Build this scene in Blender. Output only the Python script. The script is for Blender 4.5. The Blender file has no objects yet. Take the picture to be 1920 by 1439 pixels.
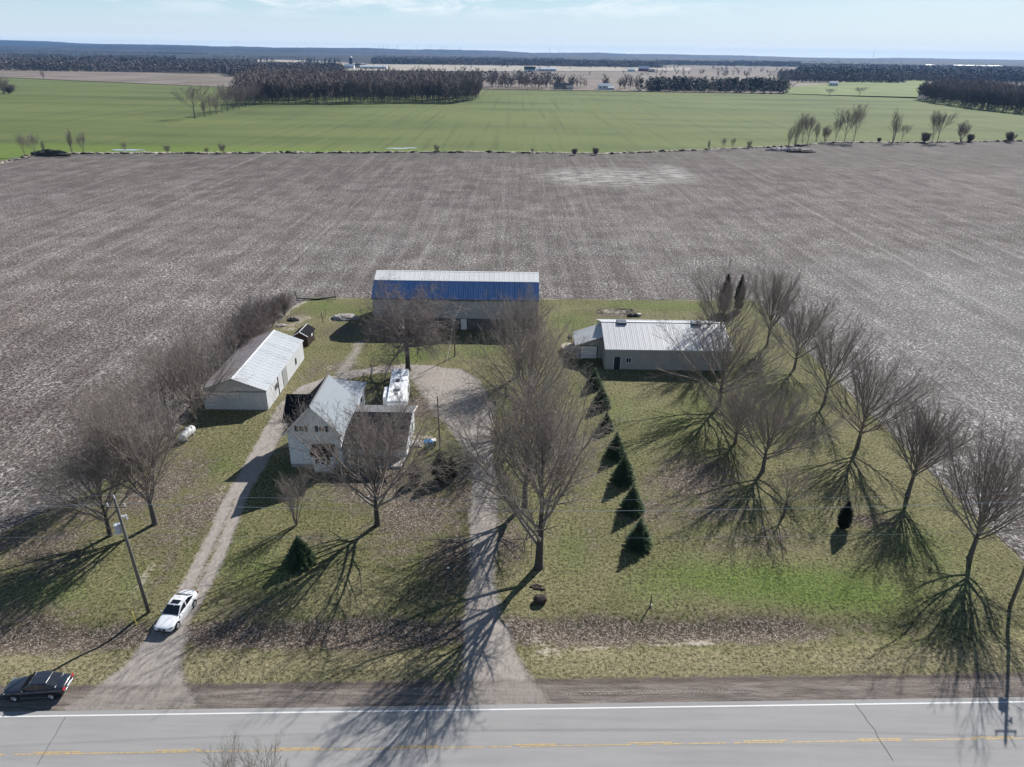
import bpy, bmesh, math, random
import numpy as np
from math import radians, sin, cos, pi, atan2, hypot
from mathutils import Vector, Matrix
S = bpy.context.scene
C = S.collection
rnd = random.Random(7)
# ------------------------------------------------------------------ camera
CAM_H, FPX, PITCH, ROLL = 45.0, 1331.0, radians(24.95), radians(0.8)
cd = bpy.data.cameras.new('camera'); cam = bpy.data.objects.new('camera', cd); C.objects.link(cam)
cd.sensor_width = 36; cd.lens = FPX / 1920 * 36; cd.clip_end = 80000; cd.clip_start = 0.5
F_ = Vector((0, cos(PITCH), -sin(PITCH))); R0 = Vector((1, 0, 0)); U0 = Vector((0, sin(PITCH), cos(PITCH)))
R_ = R0 * cos(ROLL) + U0 * sin(ROLL); U_ = U0 * cos(ROLL) - R0 * sin(ROLL)
cam.matrix_world = Matrix(((R_.x, U_.x, -F_.x, 0), (R_.y, U_.y, -F_.y, 0), (R_.z, U_.z, -F_.z, CAM_H), (0, 0, 0, 1)))
S.camera = cam
# ------------------------------------------------------------------ light
SUN_EL, SUN_AZ = radians(35), radians(33.2)      # azimuth clockwise from +Y
sd = bpy.data.lights.new('sun', 'SUN'); sd.energy = 5.0; sd.angle = radians(0.53); sd.color = (1, 0.975, 0.935)
so = bpy.data.objects.new('sun', sd); C.objects.link(so)
sv = Vector((sin(SUN_AZ) * cos(SUN_EL), cos(SUN_AZ) * cos(SUN_EL), sin(SUN_EL)))
so.rotation_euler = sv.to_track_quat('Z', 'Y').to_euler(); so.location = (30, 60, 90)
W = bpy.data.worlds.new('World'); S.world = W; W.use_nodes = True
S.view_settings.view_transform = 'Standard'; S.view_settings.look = 'None'
S.view_settings.gamma = 1; S.view_settings.use_curve_mapping = False; S.view_settings.exposure = 0.57
SKY_STRENGTH = 0.062
HAZE_DENSITY, HAZE_COLOR = 4.2e-5, (0.24, 0.52, 1.0)
S.cycles.max_bounces = 5; S.cycles.diffuse_bounces = 2; S.cycles.volume_bounces = 0; S.cycles.transparent_max_bounces = 6
S.cycles.caustics_reflective = False; S.cycles.caustics_refractive = False

# ------------------------------------------------------------------ node helper
class NT:
    def __init__(s, nt): s.nt = nt
    def n(s, t, ins=None, **kw):
        x = s.nt.nodes.new(t)
        for k, v in kw.items(): setattr(x, k, v)
        for k, v in (ins or {}).items(): s.set(x.inputs[k], v)
        return x
    def set(s, sock, v):
        if isinstance(v, bpy.types.NodeSocket): s.nt.links.new(v, sock)
        elif isinstance(v, tuple) and len(v) == 3 and sock.type == 'RGBA': sock.default_value = (*v, 1)
        else: sock.default_value = v
    def noise(s, vec, scale, detail=3, rough=.55, dist=0):
        return s.n('ShaderNodeTexNoise', {'Vector': vec, 'Scale': scale, 'Detail': detail, 'Roughness': rough, 'Distortion': dist}).outputs['Fac']
    def vor(s, vec, scale, out='Distance', feature='F1'):
        return s.n('ShaderNodeTexVoronoi', {'Vector': vec, 'Scale': scale}, feature=feature).outputs[out]
    def math(s, op, a, b=0.5, c=0.0, clamp=False):
        return s.n('ShaderNodeMath', {0: a, 1: b, 2: c}, operation=op, use_clamp=clamp).outputs[0]
    def rng(s, v, a, b, c=0.0, d=1.0):
        return s.n('ShaderNodeMapRange', {'Value': v, 'From Min': a, 'From Max': b, 'To Min': c, 'To Max': d}).outputs[0]
    def mix(s, f, a, b, mode='MIX'):
        x = s.n('ShaderNodeMix', data_type='RGBA', blend_type=mode)
        s.set(x.inputs[0], f); s.set(x.inputs[6], a); s.set(x.inputs[7], b)
        return x.outputs[2]
    def sep(s, v): return s.n('ShaderNodeSeparateXYZ', {0: v}).outputs
    def scale(s, vec, sc, rot=(0, 0, 0)): return s.n('ShaderNodeMapping', {'Vector': vec, 'Scale': sc, 'Rotation': rot}).outputs[0]
    def pos(s): return s.n('ShaderNodeNewGeometry').outputs['Position']
    def obj(s): return s.n('ShaderNodeTexCoord').outputs['Object']
    def orand(s): return s.n('ShaderNodeObjectInfo').outputs['Random']
    def bump(s, h, dist, strength=1.0): return s.n('ShaderNodeBump', {'Height': h, 'Distance': dist, 'Strength': strength}).outputs[0]

def new_mat(name):
    m = bpy.data.materials.new(name); m.use_nodes = True; m.node_tree.nodes.clear()
    t = NT(m.node_tree); out = t.n('ShaderNodeOutputMaterial')
    p = t.n('ShaderNodeBsdfPrincipled'); t.set(out.inputs[0], p.outputs[0])
    return m, t, p

def finish(t, p, col, rough=.8, bump=None, spec=.3, metal=0):
    t.set(p.inputs['Base Color'], col); t.set(p.inputs['Roughness'], rough); p.inputs['Specular IOR Level'].default_value = spec
    p.inputs['Metallic'].default_value = metal
    if bump is not None: t.set(p.inputs['Normal'], bump)

def simple(name, col, rough=.7, var=.25, sc=1.5, bumpd=0, spec=.3, metal=0, rv=0.0):
    m, t, p = new_mat(name); o = t.obj()
    n = t.noise(o, sc, 5, .65)
    f = t.rng(n, .3, .7)
    if rv: f = t.math('ADD', t.math('MULTIPLY', f, 1 - rv), t.math('MULTIPLY', t.orand(), rv))
    c = t.mix(f, tuple(x * (1 - var) for x in col), tuple(min(1, x * (1 + var)) for x in col))
    finish(t, p, c, rough, t.bump(t.noise(o, sc * 8, 3), bumpd) if bumpd else None, spec, metal)
    return m

# world: sky with thin high cloud
t = NT(W.node_tree); W.node_tree.nodes.clear()
sky = t.n('ShaderNodeTexSky', sky_type='NISHITA', sun_disc=False, sun_elevation=SUN_EL, sun_rotation=SUN_AZ, altitude=300, air_density=1.0, dust_density=0.3, ozone_density=4.0)
dirv = t.n('ShaderNodeTexCoord').outputs['Generated']
x, y, z = t.sep(dirv)
az = t.math('ARCTAN2', x, y)
cv = t.n('ShaderNodeCombineXYZ', {0: az, 1: t.math('MULTIPLY', z, 6.0), 2: 0.35}).outputs[0]
cl = t.noise(cv, 8.0, 9, .66, .8)
cl = t.rng(cl, .45, .62)
band = t.math('MULTIPLY', t.rng(z, .034, .052), t.rng(z, .6, .2))
band = t.math('MULTIPLY', band, t.rng(t.math('ABSOLUTE', t.math('ADD', az, .12)), .42, .18, .12, 1.0))
clf = t.math('MULTIPLY', t.math('MULTIPLY', cl, band), .85)
veil = t.rng(z, .22, 0.0, 0.05, .97)
vc = t.mix(t.rng(z, .012, .06), (8.9, 9.8, 10.3), (6.1, 8.6, 10.0))
vc = t.mix(t.rng(az, -.1, .7, 0, .55), vc, (9.6, 10.4, 10.7))
vc = t.mix(t.rng(z, .016, .0), vc, (11.8, 12.6, 11.9))
c1 = t.mix(veil, sky.outputs[0], vc)
c1 = t.mix(clf, c1, (11.1, 11.5, 11.7))
bg = t.n('ShaderNodeBackground', {'Color': c1, 'Strength': SKY_STRENGTH})
t.set(t.n('ShaderNodeOutputWorld').inputs[0], bg.outputs[0])

# ------------------------------------------------------------------ picture ray -> world helpers (used to read positions off the ground)
def ray(px, py): return F_ + R_ * ((px - 960) / FPX) - U_ * ((py - 719.5) / FPX)
def G(px, py, z=0.0):
    d = ray(px, py); k = (z - CAM_H) / d.z
    return (d.x * k, d.y * k)
def proj(X, Y, Z):
    v = Vector((X, Y, Z - CAM_H)); d = v.dot(F_)
    return 960 + FPX * v.dot(R_) / d, 719.5 - FPX * v.dot(U_) / d
def hgt(bx, by, ty):
    X, Y = G(bx, by); lo, hi = 0.0, 90.0
    for _ in range(40):
        m = (lo + hi) / 2
        if proj(X, Y, m)[1] > ty: lo = m
        else: hi = m
    return lo
ROAD_A = radians(1.95); RC = Vector((0.36, 35.12))
def road_t(X, Y): return -(X - RC.x) * sin(ROAD_A) + (Y - RC.y) * cos(ROAD_A)
def road_s(X, Y): return (X - RC.x) * cos(ROAD_A) + (Y - RC.y) * sin(ROAD_A)
def road_xy(s, tt): return RC.x + s * cos(ROAD_A) - tt * sin(ROAD_A), RC.y + s * sin(ROAD_A) + tt * cos(ROAD_A)
def gz(X, Y):
    tt = road_t(X, Y); s = road_s(X, Y)
    d = math.exp(-((tt - 11.0) / 1.7) ** 2) * .5
    d *= 1 - math.exp(-((s + 28.5) / 4.5) ** 4)
    d *= 1 - math.exp(-((s + .5) / 4.0) ** 4)
    return -d

# ------------------------------------------------------------------ object helpers
def tag(o, label=None, cat=None, group=None, kind=None):
    if label: o['label'] = label
    if cat: o['category'] = cat
    if group: o['group'] = group
    if kind: o['kind'] = kind
    return o
def empty(name, loc=(0, 0, 0), rz=0, **k):
    o = bpy.data.objects.new(name, None); C.objects.link(o); o.location = loc; o.rotation_euler = (0, 0, rz)
    o.empty_display_size = .2
    return tag(o, **k)
def link(name, me, parent=None, loc=None):
    o = bpy.data.objects.new(name, me); C.objects.link(o)
    if parent is not None: o.parent = parent
    if loc is not None: o.location = loc
    return o
def copy_tree(o, loc=None, rz=None, sc=None, **k):
    c = o.copy(); C.objects.link(c)
    for ch in o.children:
        d = ch.copy(); C.objects.link(d); d.parent = c
        for g in ch.children:
            e = g.copy(); C.objects.link(e); e.parent = d
    if loc is not None: c.location = loc
    if rz is not None: c.rotation_euler = (0, 0, rz)
    if sc is not None: c.scale = sc if isinstance(sc, tuple) else (sc, sc, sc)
    return tag(c, **k)

class MB:
    def __init__(s): s.v = []; s.f = []; s.m = []
    def add(s, vs, fs, mi=0):
        b = len(s.v); s.v += [tuple(v) for v in vs]; s.f += [tuple(i + b for i in f) for f in fs]; s.m += [mi] * len(fs); return s
    def quad(s, a, b, c, d, mi=0): return s.add([a, b, c, d], [(0, 1, 2, 3)], mi)
    def box(s, x0, x1, y0, y1, z0, z1, mi=0, rz=0, c=None):
        vs = [(x, y, z) for z in (z0, z1) for y in (y0, y1) for x in (x0, x1)]
        if rz:
            cx, cy = c or ((x0 + x1) / 2, (y0 + y1) / 2); a, b = cos(rz), sin(rz)
            vs = [(cx + (x - cx) * a - (y - cy) * b, cy + (x - cx) * b + (y - cy) * a, z) for x, y, z in vs]
        return s.add(vs, [(0, 2, 3, 1), (4, 5, 7, 6), (0, 1, 5, 4), (2, 6, 7, 3), (0, 4, 6, 2), (1, 3, 7, 5)], mi)
    def prism(s, poly, axis, a, b, mi=0):
        """poly of (p,q); axis 'x': p=y,q=z ; 'y': p=x,q=z ; 'z': p=x,q=y"""
        def P(p, q, w): return {'x': (w, p, q), 'y': (p, w, q), 'z': (p, q, w)}[axis]
        n = len(poly); vs = [P(p, q, a) for p, q in poly] + [P(p, q, b) for p, q in poly]
        return s.add(vs, [tuple(range(n)), tuple(range(2 * n - 1, n - 1, -1))] + [(i, i + n, (i + 1) % n + n, (i + 1) % n) for i in range(n)], mi)
    def slab(s, a, b, c, d, th, mi=0):
        A, B, Cc, D = map(Vector, (a, b, c, d)); n = (B - A).cross(D - A).normalized() * th
        return s.add([A, B, Cc, D, A - n, B - n, Cc - n, D - n], [(0, 1, 2, 3), (7, 6, 5, 4), (0, 4, 5, 1), (1, 5, 6, 2), (2, 6, 7, 3), (3, 7, 4, 0)], mi)
    def tube(s, pts, rs, n=6, mi=0, cap=True):
        pts = [Vector(p) for p in pts]; rs = rs if isinstance(rs, (list, tuple)) else [rs] * len(pts)
        vs = []; fs = []
        for i, p in enumerate(pts):
            d = (pts[min(i + 1, len(pts) - 1)] - pts[max(i - 1, 0)]).normalized()
            a = d.cross(Vector((0, 0, 1)) if abs(d.z) < .9 else Vector((1, 0, 0))).normalized(); b = d.cross(a)
            for k in range(n):
                an = 2 * pi * k / n; vs.append(p + (a * cos(an) + b * sin(an)) * rs[i])
        for i in range(len(pts) - 1):
            for k in range(n):
                fs.append((i * n + k, i * n + (k + 1) % n, (i + 1) * n + (k + 1) % n, (i + 1) * n + k))
        if cap: fs += [tuple(range(n - 1, -1, -1)), tuple((len(pts) - 1) * n + k for k in range(n))]
        return s.add(vs, fs, mi)
    def cyl(s, c, r, z0, z1, n=12, mi=0, r2=None): return s.tube([(c[0], c[1], z0), (c[0], c[1], z1)], [r, r if r2 is None else r2], n, mi)
    def blob(s, c, r, seed=0, mi=0, sub=1, jit=.25):
        bm = bmesh.new(); bmesh.ops.create_icosphere(bm, subdivisions=sub, radius=1); q = random.Random(seed)
        vs = []
        for v in bm.verts:
            k = 1 + q.uniform(-jit, jit); vs.append((c[0] + v.co.x * r[0] * k, c[1] + v.co.y * r[1] * k, c[2] + v.co.z * r[2] * k))
        fs = [tuple(v.index for v in f.verts) for f in bm.faces]; bm.free(); return s.add(vs, fs, mi)
    def mesh(s, name, mats, smooth=False):
        me = bpy.data.meshes.new(name); me.from_pydata(s.v, [], s.f)
        for m in (mats if isinstance(mats, (list, tuple)) else [mats]): me.materials.append(m)
        if any(s.m): me.polygons.foreach_set('material_index', s.m)
        if smooth: me.polygons.foreach_set('use_smooth', [True] * len(s.f))
        me.update(); return me
    def obj(s, name, mats, parent=None, smooth=False, loc=None, bevel=0):
        o = link(name, s.mesh(name, mats, smooth), parent, loc)
        if bevel:
            b = o.modifiers.new('bevel', 'BEVEL'); b.width = bevel; b.segments = 2; b.limit_method = 'ANGLE'; b.angle_limit = radians(40)
        return o

def np_mesh(name, V, Fq, mats, smooth=False):
    """V (n,3), Fq (m,k)"""
    me = bpy.data.meshes.new(name); k = Fq.shape[1]
    me.vertices.add(len(V)); me.vertices.foreach_set('co', np.ascontiguousarray(V, dtype=np.float32).ravel())
    me.loops.add(Fq.size); me.loops.foreach_set('vertex_index', np.ascontiguousarray(Fq, dtype=np.int32).ravel())
    me.polygons.add(len(Fq)); me.polygons.foreach_set('loop_start', np.arange(len(Fq), dtype=np.int32) * k)
    try: me.polygons.foreach_set('loop_total', np.full(len(Fq), k, dtype=np.int32))
    except Exception: pass
    if smooth: me.polygons.foreach_set('use_smooth', np.ones(len(Fq), dtype=bool))
    for m in (mats if isinstance(mats, (list, tuple)) else [mats]): me.materials.append(m)
    me.update(calc_edges=True); me.validate(); return me

def tube_arrays(segs, sides=3):
    """segs: list of (p, q, r0, r1)"""
    A = np.array([(*s[0], *s[1], s[2], s[3]) for s in segs], dtype=np.float64)
    p, q, r0, r1 = A[:, :3], A[:, 3:6], A[:, 6:7], A[:, 7:8]
    d = q - p; L = np.linalg.norm(d, axis=1, keepdims=True) + 1e-9; d = d / L
    ref = np.where(np.abs(d[:, 2:3]) < .9, np.array([[0, 0, 1.]]), np.array([[1., 0, 0]]))
    a = np.cross(d, ref); a /= np.linalg.norm(a, axis=1, keepdims=True) + 1e-9; b = np.cross(d, a)
    N = len(A); V = np.zeros((N, 2 * sides, 3))
    for k in range(sides):
        an = 2 * pi * k / sides; o = a * cos(an) + b * sin(an)
        V[:, k] = p + o * r0 - d * r0 * .3; V[:, sides + k] = q + o * r1
    base = (np.arange(N) * 2 * sides)[:, None]
    F = np.concatenate([base + np.array([[k, (k + 1) % sides, sides + (k + 1) % sides, sides + k]]) for k in range(sides)], axis=0)
    return V.reshape(-1, 3), F

def stamp(name, protos, items, mats, parent=None, quad=True):
    """protos: list of (V,F); items: (x,y,z,scale,rot,proto index, widen)  -> one mesh"""
    Vs, Fs, off = [], [], 0
    for x, y, z, sc, rz, pi_, wd in items:
        V, F = protos[pi_ % len(protos)]; c, s_ = cos(rz), sin(rz)
        X = V[:, 0] * sc * wd; Y = V[:, 1] * sc * wd
        Vs.append(np.stack([X * c - Y * s_ + x, X * s_ + Y * c + y, V[:, 2] * sc + z], 1)); Fs.append(F + off); off += len(V)
    me = np_mesh(name, np.concatenate(Vs), np.concatenate(Fs), mats)
    return link(name, me, parent)

# ------------------------------------------------------------------ ground shading
def field_nodes(t, pos):
    """corn stubble: clod shadows darkened into the soil, bright residue flecks, rows and wheel tracks"""
    sx, sy, sz = t.sep(pos)
    big = t.noise(pos, .012, 4, .5); mid = t.noise(pos, .11, 4, .6)
    rowv = t.scale(pos, (1.0, .06, 1))
    rows = t.noise(rowv, .9, 3, .6)
    tr = t.noise(t.scale(pos, (1, .012, 1)), .28, 2, .4)
    tr = t.math('MULTIPLY', t.rng(tr, .60, .80), t.rng(t.noise(t.scale(pos, (1, .15, 1)), 1.6, 3), .40, .62))
    w1 = t.noise(pos, .9, 2)
    wp = t.n('ShaderNodeVectorMath', {0: pos, 1: t.n('ShaderNodeCombineXYZ', {0: w1, 1: w1, 2: 0.0}).outputs[0]}, operation='ADD').outputs[0]
    f1 = t.noise(t.scale(wp, (1.0, .55, 1), (0, 0, .5)), 2.5, 6, .74)
    f2 = t.noise(t.scale(pos, (.5, 1.0, 1), (0, 0, .35)), 4.4, 5, .76)
    clod = t.noise(pos, 2.6, 6, .72)
    fl = t.math('MAXIMUM', t.rng(f1, .525, .575), t.rng(f2, .545, .60))
    fl = t.math('MULTIPLY', fl, t.rng(t.math('ADD', mid, t.math('MULTIPLY', rows, .5)), .55, .95, .35, 1.0))
    soil = t.mix(t.rng(clod, .42, .56), (.020, .016, .014), (.160, .138, .124))  # dark end stands for shadow between clods, put into the soil colour
    soil = t.mix(t.rng(big, .35, .65), soil, t.mix(1.0, soil, (.95, .9, .88), 'MULTIPLY'))
    c = t.mix(fl, soil, t.mix(t.rng(mid, .4, .6), (.50, .46, .43), (.62, .585, .55)))
    c = t.mix(t.math('MULTIPLY', t.rng(rows, .45, .75), .15), c, (.30, .275, .26))
    # olive and reddish tints where weeds and soil show
    c = t.mix(t.math('MULTIPLY', t.rng(t.noise(pos, .035, 3), .55, .75), .35), c, t.mix(1.0, c, (1.0, .96, .78), 'MULTIPLY'))
    c = t.mix(t.rng(t.noise(t.scale(pos, (.5, 1, 1), (0, 0, .2)), .018, 5, .6), .38, .6, .5, 0), c, t.mix(1.0, c, (.66, .64, .65), 'MULTIPLY'))
    rx_ = t.math('POWER', t.math('ABSOLUTE', t.math('DIVIDE', t.math('SUBTRACT', sx, 120.0), 75.0)), 2); ry_ = t.math('POWER', t.math('ABSOLUTE', t.math('DIVIDE', t.math('SUBTRACT', sy, 100.0), 75.0)), 2)
    c = t.mix(t.rng(t.math('ADD', rx_, ry_), 1.5, .3, 0, .5), c, t.mix(fl, (.22, .21, .20), (.66, .64, .62)))  # near-right field lightened, sun glint painted into the residue colour
    lw = t.rng(sx, -40.0, -90.0, 0, .4)
    c = t.mix(t.math('MULTIPLY', lw, t.rng(sy, 220.0, 120.0)), c, t.mix(1.0, c, (1.12, 1.0, .92), 'MULTIPLY'))
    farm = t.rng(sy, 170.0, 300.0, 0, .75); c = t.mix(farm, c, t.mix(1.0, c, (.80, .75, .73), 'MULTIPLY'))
    strk = t.math('MULTIPLY', t.rng(t.noise(t.scale(pos, (1, .03, 1)), .3, 4, .75), .40, .60, -1, 1), .08)
    c = t.mix(t.math('MAXIMUM', strk, 0.0), c, (.50, .46, .43)); c = t.mix(t.math('MAXIMUM', t.math('MULTIPLY', strk, -2.5), 0.0), c, (.075, .066, .062))
    c = t.mix(t.math('MULTIPLY', tr, .55), c, (.50, .47, .44))
    h = t.math('ADD', t.math('MULTIPLY', clod, .5), t.math('ADD', t.math('MULTIPLY', f1, .35), t.math('MULTIPLY', rows, .22)))
    return c, h, sx, sy

mat_field, t, p = new_mat('corn_stubble'); pos = t.pos()
c, h, sx, sy = field_nodes(t, pos)
# bleached patch at the far side, washed-out residue
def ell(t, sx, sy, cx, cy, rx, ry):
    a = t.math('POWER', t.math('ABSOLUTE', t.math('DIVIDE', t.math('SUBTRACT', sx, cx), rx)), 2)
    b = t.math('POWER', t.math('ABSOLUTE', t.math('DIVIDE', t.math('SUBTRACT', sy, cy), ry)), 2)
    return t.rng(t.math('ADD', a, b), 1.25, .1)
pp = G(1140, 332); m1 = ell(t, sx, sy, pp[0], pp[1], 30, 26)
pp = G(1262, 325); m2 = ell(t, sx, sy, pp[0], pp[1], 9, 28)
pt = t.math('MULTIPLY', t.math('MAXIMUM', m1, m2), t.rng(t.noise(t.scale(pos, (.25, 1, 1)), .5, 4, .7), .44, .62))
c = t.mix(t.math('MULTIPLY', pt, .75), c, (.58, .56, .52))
# darker headland strip by the hedge
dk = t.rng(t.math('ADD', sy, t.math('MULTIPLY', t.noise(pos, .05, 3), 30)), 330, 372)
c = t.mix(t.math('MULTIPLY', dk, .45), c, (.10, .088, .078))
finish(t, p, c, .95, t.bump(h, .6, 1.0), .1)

mat_ground, t, p = new_mat('lawn_mix'); pos = t.pos()
fc, fh, sx, sy = field_nodes(t, pos)
ma = t.n('ShaderNodeAttribute', attribute_name='ma').outputs['Color']; mb = t.n('ShaderNodeAttribute', attribute_name='mb').outputs['Color']
a_g, a_l, a_d = t.sep(ma); b_g, b_f, b_p = t.sep(mb)
n_big = t.noise(pos, .13, 4, .6); n_mid = t.noise(pos, .8, 5, .65); n_f = t.noise(pos, 3.2, 6, .8); n_v = t.noise(pos, 9, 4, .85)
def edge(v, n, w=.35, k=.9): # noisy threshold
    return t.rng(t.math('ADD', v, t.math('MULTIPLY', t.math('SUBTRACT', n, .5), k)), .5 - w, .5 + w)
fine = t.math('ADD', t.math('MULTIPLY', n_f, .6), t.math('MULTIPLY', n_v, .4))
grass = t.mix(t.rng(fine, .42, .57), (.011, .016, .005), (.178, .184, .074))
straw = t.mix(t.rng(fine, .42, .57), (.034, .030, .015), (.35, .31, .18))
green = t.mix(t.rng(fine, .41, .58), (.010, .026, .004), (.175, .250, .055))
drym = t.math('ADD', t.math('MULTIPLY', t.rng(n_mid, .35, .65), .45), t.math('MULTIPLY', t.rng(n_big, .38, .62), .45))
c = t.mix(t.math('ADD', t.math('MULTIPLY', drym, .7), t.math('MULTIPLY', a_d, .8), 0, True), grass, straw)
c = t.mix(t.math('MULTIPLY', edge(a_g, t.math('ADD', t.math('MULTIPLY', n_mid, .6), t.math('MULTIPLY', n_f, .4)), .3, 1.9), .75), c, green)
lv = t.n('ShaderNodeTexVoronoi', {'Vector': pos, 'Scale': 10.0}); lvc = t.sep(lv.outputs['Color'])[0]
lf = t.rng(lvc, .76, .82)
leafc = t.mix(lf, t.mix(t.rng(n_f, .35, .62), (.018, .013, .012), (.155, .118, .098)), (.33, .28, .235))
lfm = t.math('MULTIPLY', edge(a_l, t.math('ADD', t.math('MULTIPLY', n_mid, .6), t.math('MULTIPLY', n_f, .4)), .2, 2.2), .92)
c = t.mix(lfm, c, leafc)
c = t.mix(t.math('MULTIPLY', t.rng(t.math('ADD', lvc, t.math('MULTIPLY', n_big, .25)), 1.08, 1.11), .4), c, (.33, .28, .21))   # stray bleached leaves
gv = t.mix(t.rng(t.noise(t.scale(pos, (1, .35, 1)), 3.5, 6, .75), .35, .65), (.165, .142, .125), (.35, .31, .275))
gv = t.mix(t.rng(t.noise(pos, 25, 3, .8), .45, .7), gv, (.45, .41, .37))
gm = edge(b_g, t.math('ADD', t.math('MULTIPLY', n_mid, .5), t.math('MULTIPLY', n_f, .5)), .22, 1.5)
c = t.mix(gm, c, gv)
pale = t.mix(t.rng(n_f, .35, .65), (.25, .21, .16), (.52, .46, .38))
pm = edge(b_p, t.math('ADD', t.math('MULTIPLY', n_mid, .6), t.math('MULTIPLY', n_f, .4)), .12, 1.6)
c = t.mix(t.math('MULTIPLY', pm, .8), c, pale)
fm = edge(b_f, t.math('ADD', t.math('MULTIPLY', n_mid, .6), t.math('MULTIPLY', n_f, .4)), .05, .35)
c = t.mix(fm, c, fc)
# shoulder dirt next to the asphalt
st = t.math('ADD', t.math('MULTIPLY', sx, -sin(ROAD_A)), t.math('MULTIPLY', sy, cos(ROAD_A)))
tt = t.math('SUBTRACT', st, -RC.x * sin(ROAD_A) + RC.y * cos(ROAD_A))
ttn = t.math('ADD', tt, t.math('MULTIPLY', t.math('SUBTRACT', n_mid, .5), .9))
sh = t.rng(ttn, 6.15, 5.85)
sn = t.noise(t.scale(pos, (.22, 2.2, 1), (0, 0, -ROAD_A)), 1.3, 6, .7)
shc = t.mix(t.rng(sn, .34, .66), (.105, .082, .068), (.285, .245, .215))
shc = t.mix(t.rng(t.math('ABSOLUTE', t.math('SUBTRACT', tt, 5.75)), .45, .1, 0, .6), shc, (.065, .05, .042))
shc = t.mix(t.math('MULTIPLY', t.rng(n_v, .5, .7), .35), shc, (.37, .33, .3))
c = t.mix(t.math('MULTIPLY', sh, t.rng(gm, 0, 1, 1, .45)), c, shc)
hb = t.math('ADD', t.math('MULTIPLY', fine, .25), t.math('MULTIPLY', lvc, .05))
hb = t.math('MULTIPLY', hb, t.math('SUBTRACT', 1.0, t.math('MULTIPLY', gm, .75)))
hh = t.math('ADD', t.math('MULTIPLY', hb, t.math('SUBTRACT', 1.0, fm)), t.math('MULTIPLY', t.math('MULTIPLY', fh, fm), 1.2))
finish(t, p, c, .95, t.bump(hh, .45, 1.0), .08)

mat_green, t, p = new_mat('winter_wheat'); pos = t.pos(); sx, sy, sz = t.sep(pos)
b = t.noise(t.scale(pos, (.5, 1, 1)), .011, 4, .5); rows = t.noise(t.scale(pos, (1, .02, 1)), .22, 4, .6); f = t.noise(pos, 1.2, 6, .7)
und = t.noise(t.scale(pos, (.22, 1, 1), (0, 0, .12)), .022, 3, .5)  # shading of the undulations, put into the crop colour as bands
c = t.mix(t.rng(b, .35, .65), (.092, .118, .040), (.130, .158, .056))
c = t.mix(t.rng(und, .42, .62, 0, .55), c, (.150, .172, .058))
c = t.mix(t.rng(und, .44, .32, 0, .5), c, (.062, .080, .030))
c = t.mix(t.math('MULTIPLY', t.rng(rows, .52, .7), .5), c, (.060, .078, .026))
c = t.mix(t.math('MULTIPLY', t.rng(rows, .42, .3), .3), c, (.17, .19, .075))
c = t.mix(t.math('MULTIPLY', t.rng(f, .5, .7), .25), c, (.17, .15, .08))
c = t.mix(t.math('MULTIPLY', t.rng(t.noise(pos, .03, 4), .62, .75), .5), c, (.19, .165, .085))
nm = t.rng(t.math('ADD', sy, t.math('MULTIPLY', t.noise(pos, .04, 3), 20)), 398, 380)
c = t.mix(t.math('MULTIPLY', nm, .6), c, (.125, .185, .03))
finish(t, p, c, .95, t.bump(f, .12), .1)

def mat_far_field(name, c0, c1):
    m, t, p = new_mat(name); pos = t.pos()
    n = t.noise(t.scale(pos, (1, .15, 1)), .05, 5, .6); q = t.noise(pos, .008, 3)
    c = t.mix(t.rng(n, .35, .65), c0, c1); c = t.mix(t.rng(q, .4, .6, 0, .4), c, tuple(x * 1.35 for x in c1))
    finish(t, p, c, .95, None, .1); return m
mat_brown = mat_far_field('brown_field', (.14, .115, .095), (.21, .175, .145))
mat_pale = mat_far_field('pale_field', (.26, .23, .18), (.36, .32, .26))
mat_palegreen = mat_far_field('pale_green_field', (.115, .15, .045), (.17, .195, .075))

mat_land, t, p = new_mat('distant_farmland'); pos = t.pos()
v = t.n('ShaderNodeTexVoronoi', {'Vector': t.scale(pos, (1, .8, 1), (0, 0, .3)), 'Scale': .0016}); r1, r2, r3 = t.sep(v.outputs['Color'])
c = t.mix(t.rng(r1, .3, .34), (.15, .125, .10), (.24, .205, .16)); c = t.mix(t.rng(r2, .66, .68), c, (.09, .13, .035))
c = t.mix(t.rng(r3, .34, .36), c, (.062, .055, .050))
c = t.mix(t.rng(t.noise(pos, .02, 5), .4, .7, 0, .35), c, (.08, .07, .055))
finish(t, p, c, .95, None, .1)

mat_asphalt, t, p = new_mat('worn_asphalt'); pos = t.pos(); sx, sy, sz = t.sep(pos)
n1 = t.noise(pos, 30, 5, .8); n2 = t.noise(t.scale(pos, (.06, 1, 1), (0, 0, -ROAD_A)), 1.1, 5, .65); n3 = t.noise(pos, .25, 4)
c = t.mix(t.rng(n1, .3, .7), (.18, .175, .17), (.40, .39, .38))
c = t.mix(t.rng(n2, .42, .60, 0, .6), c, (.235, .228, .22)); c = t.mix(t.rng(n3, .42, .62, 0, .35), c, (.31, .30, .29))
c = t.mix(t.rng(t.vor(pos, 3.5), .06, .03, 0, .5), c, (.10, .095, .09))
finish(t, p, c, .88, t.bump(n1, .02, .5), .25)
mat_whiteline, t, p = new_mat('white_road_paint'); pos = t.pos()
finish(t, p, t.mix(t.rng(t.noise(pos, 9, 5, .8), .52, .74), (.66, .66, .65), (.33, .33, .32)), .7)
mat_yellowline, t, p = new_mat('yellow_road_paint'); pos = t.pos()
finish(t, p, t.mix(t.rng(t.noise(pos, 5, 5, .85), .42, .58), (.54, .37, .14), (.27, .24, .20)), .7)
mat_crack = simple('tar_crack', (.06, .057, .055), .8, .3)

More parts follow.
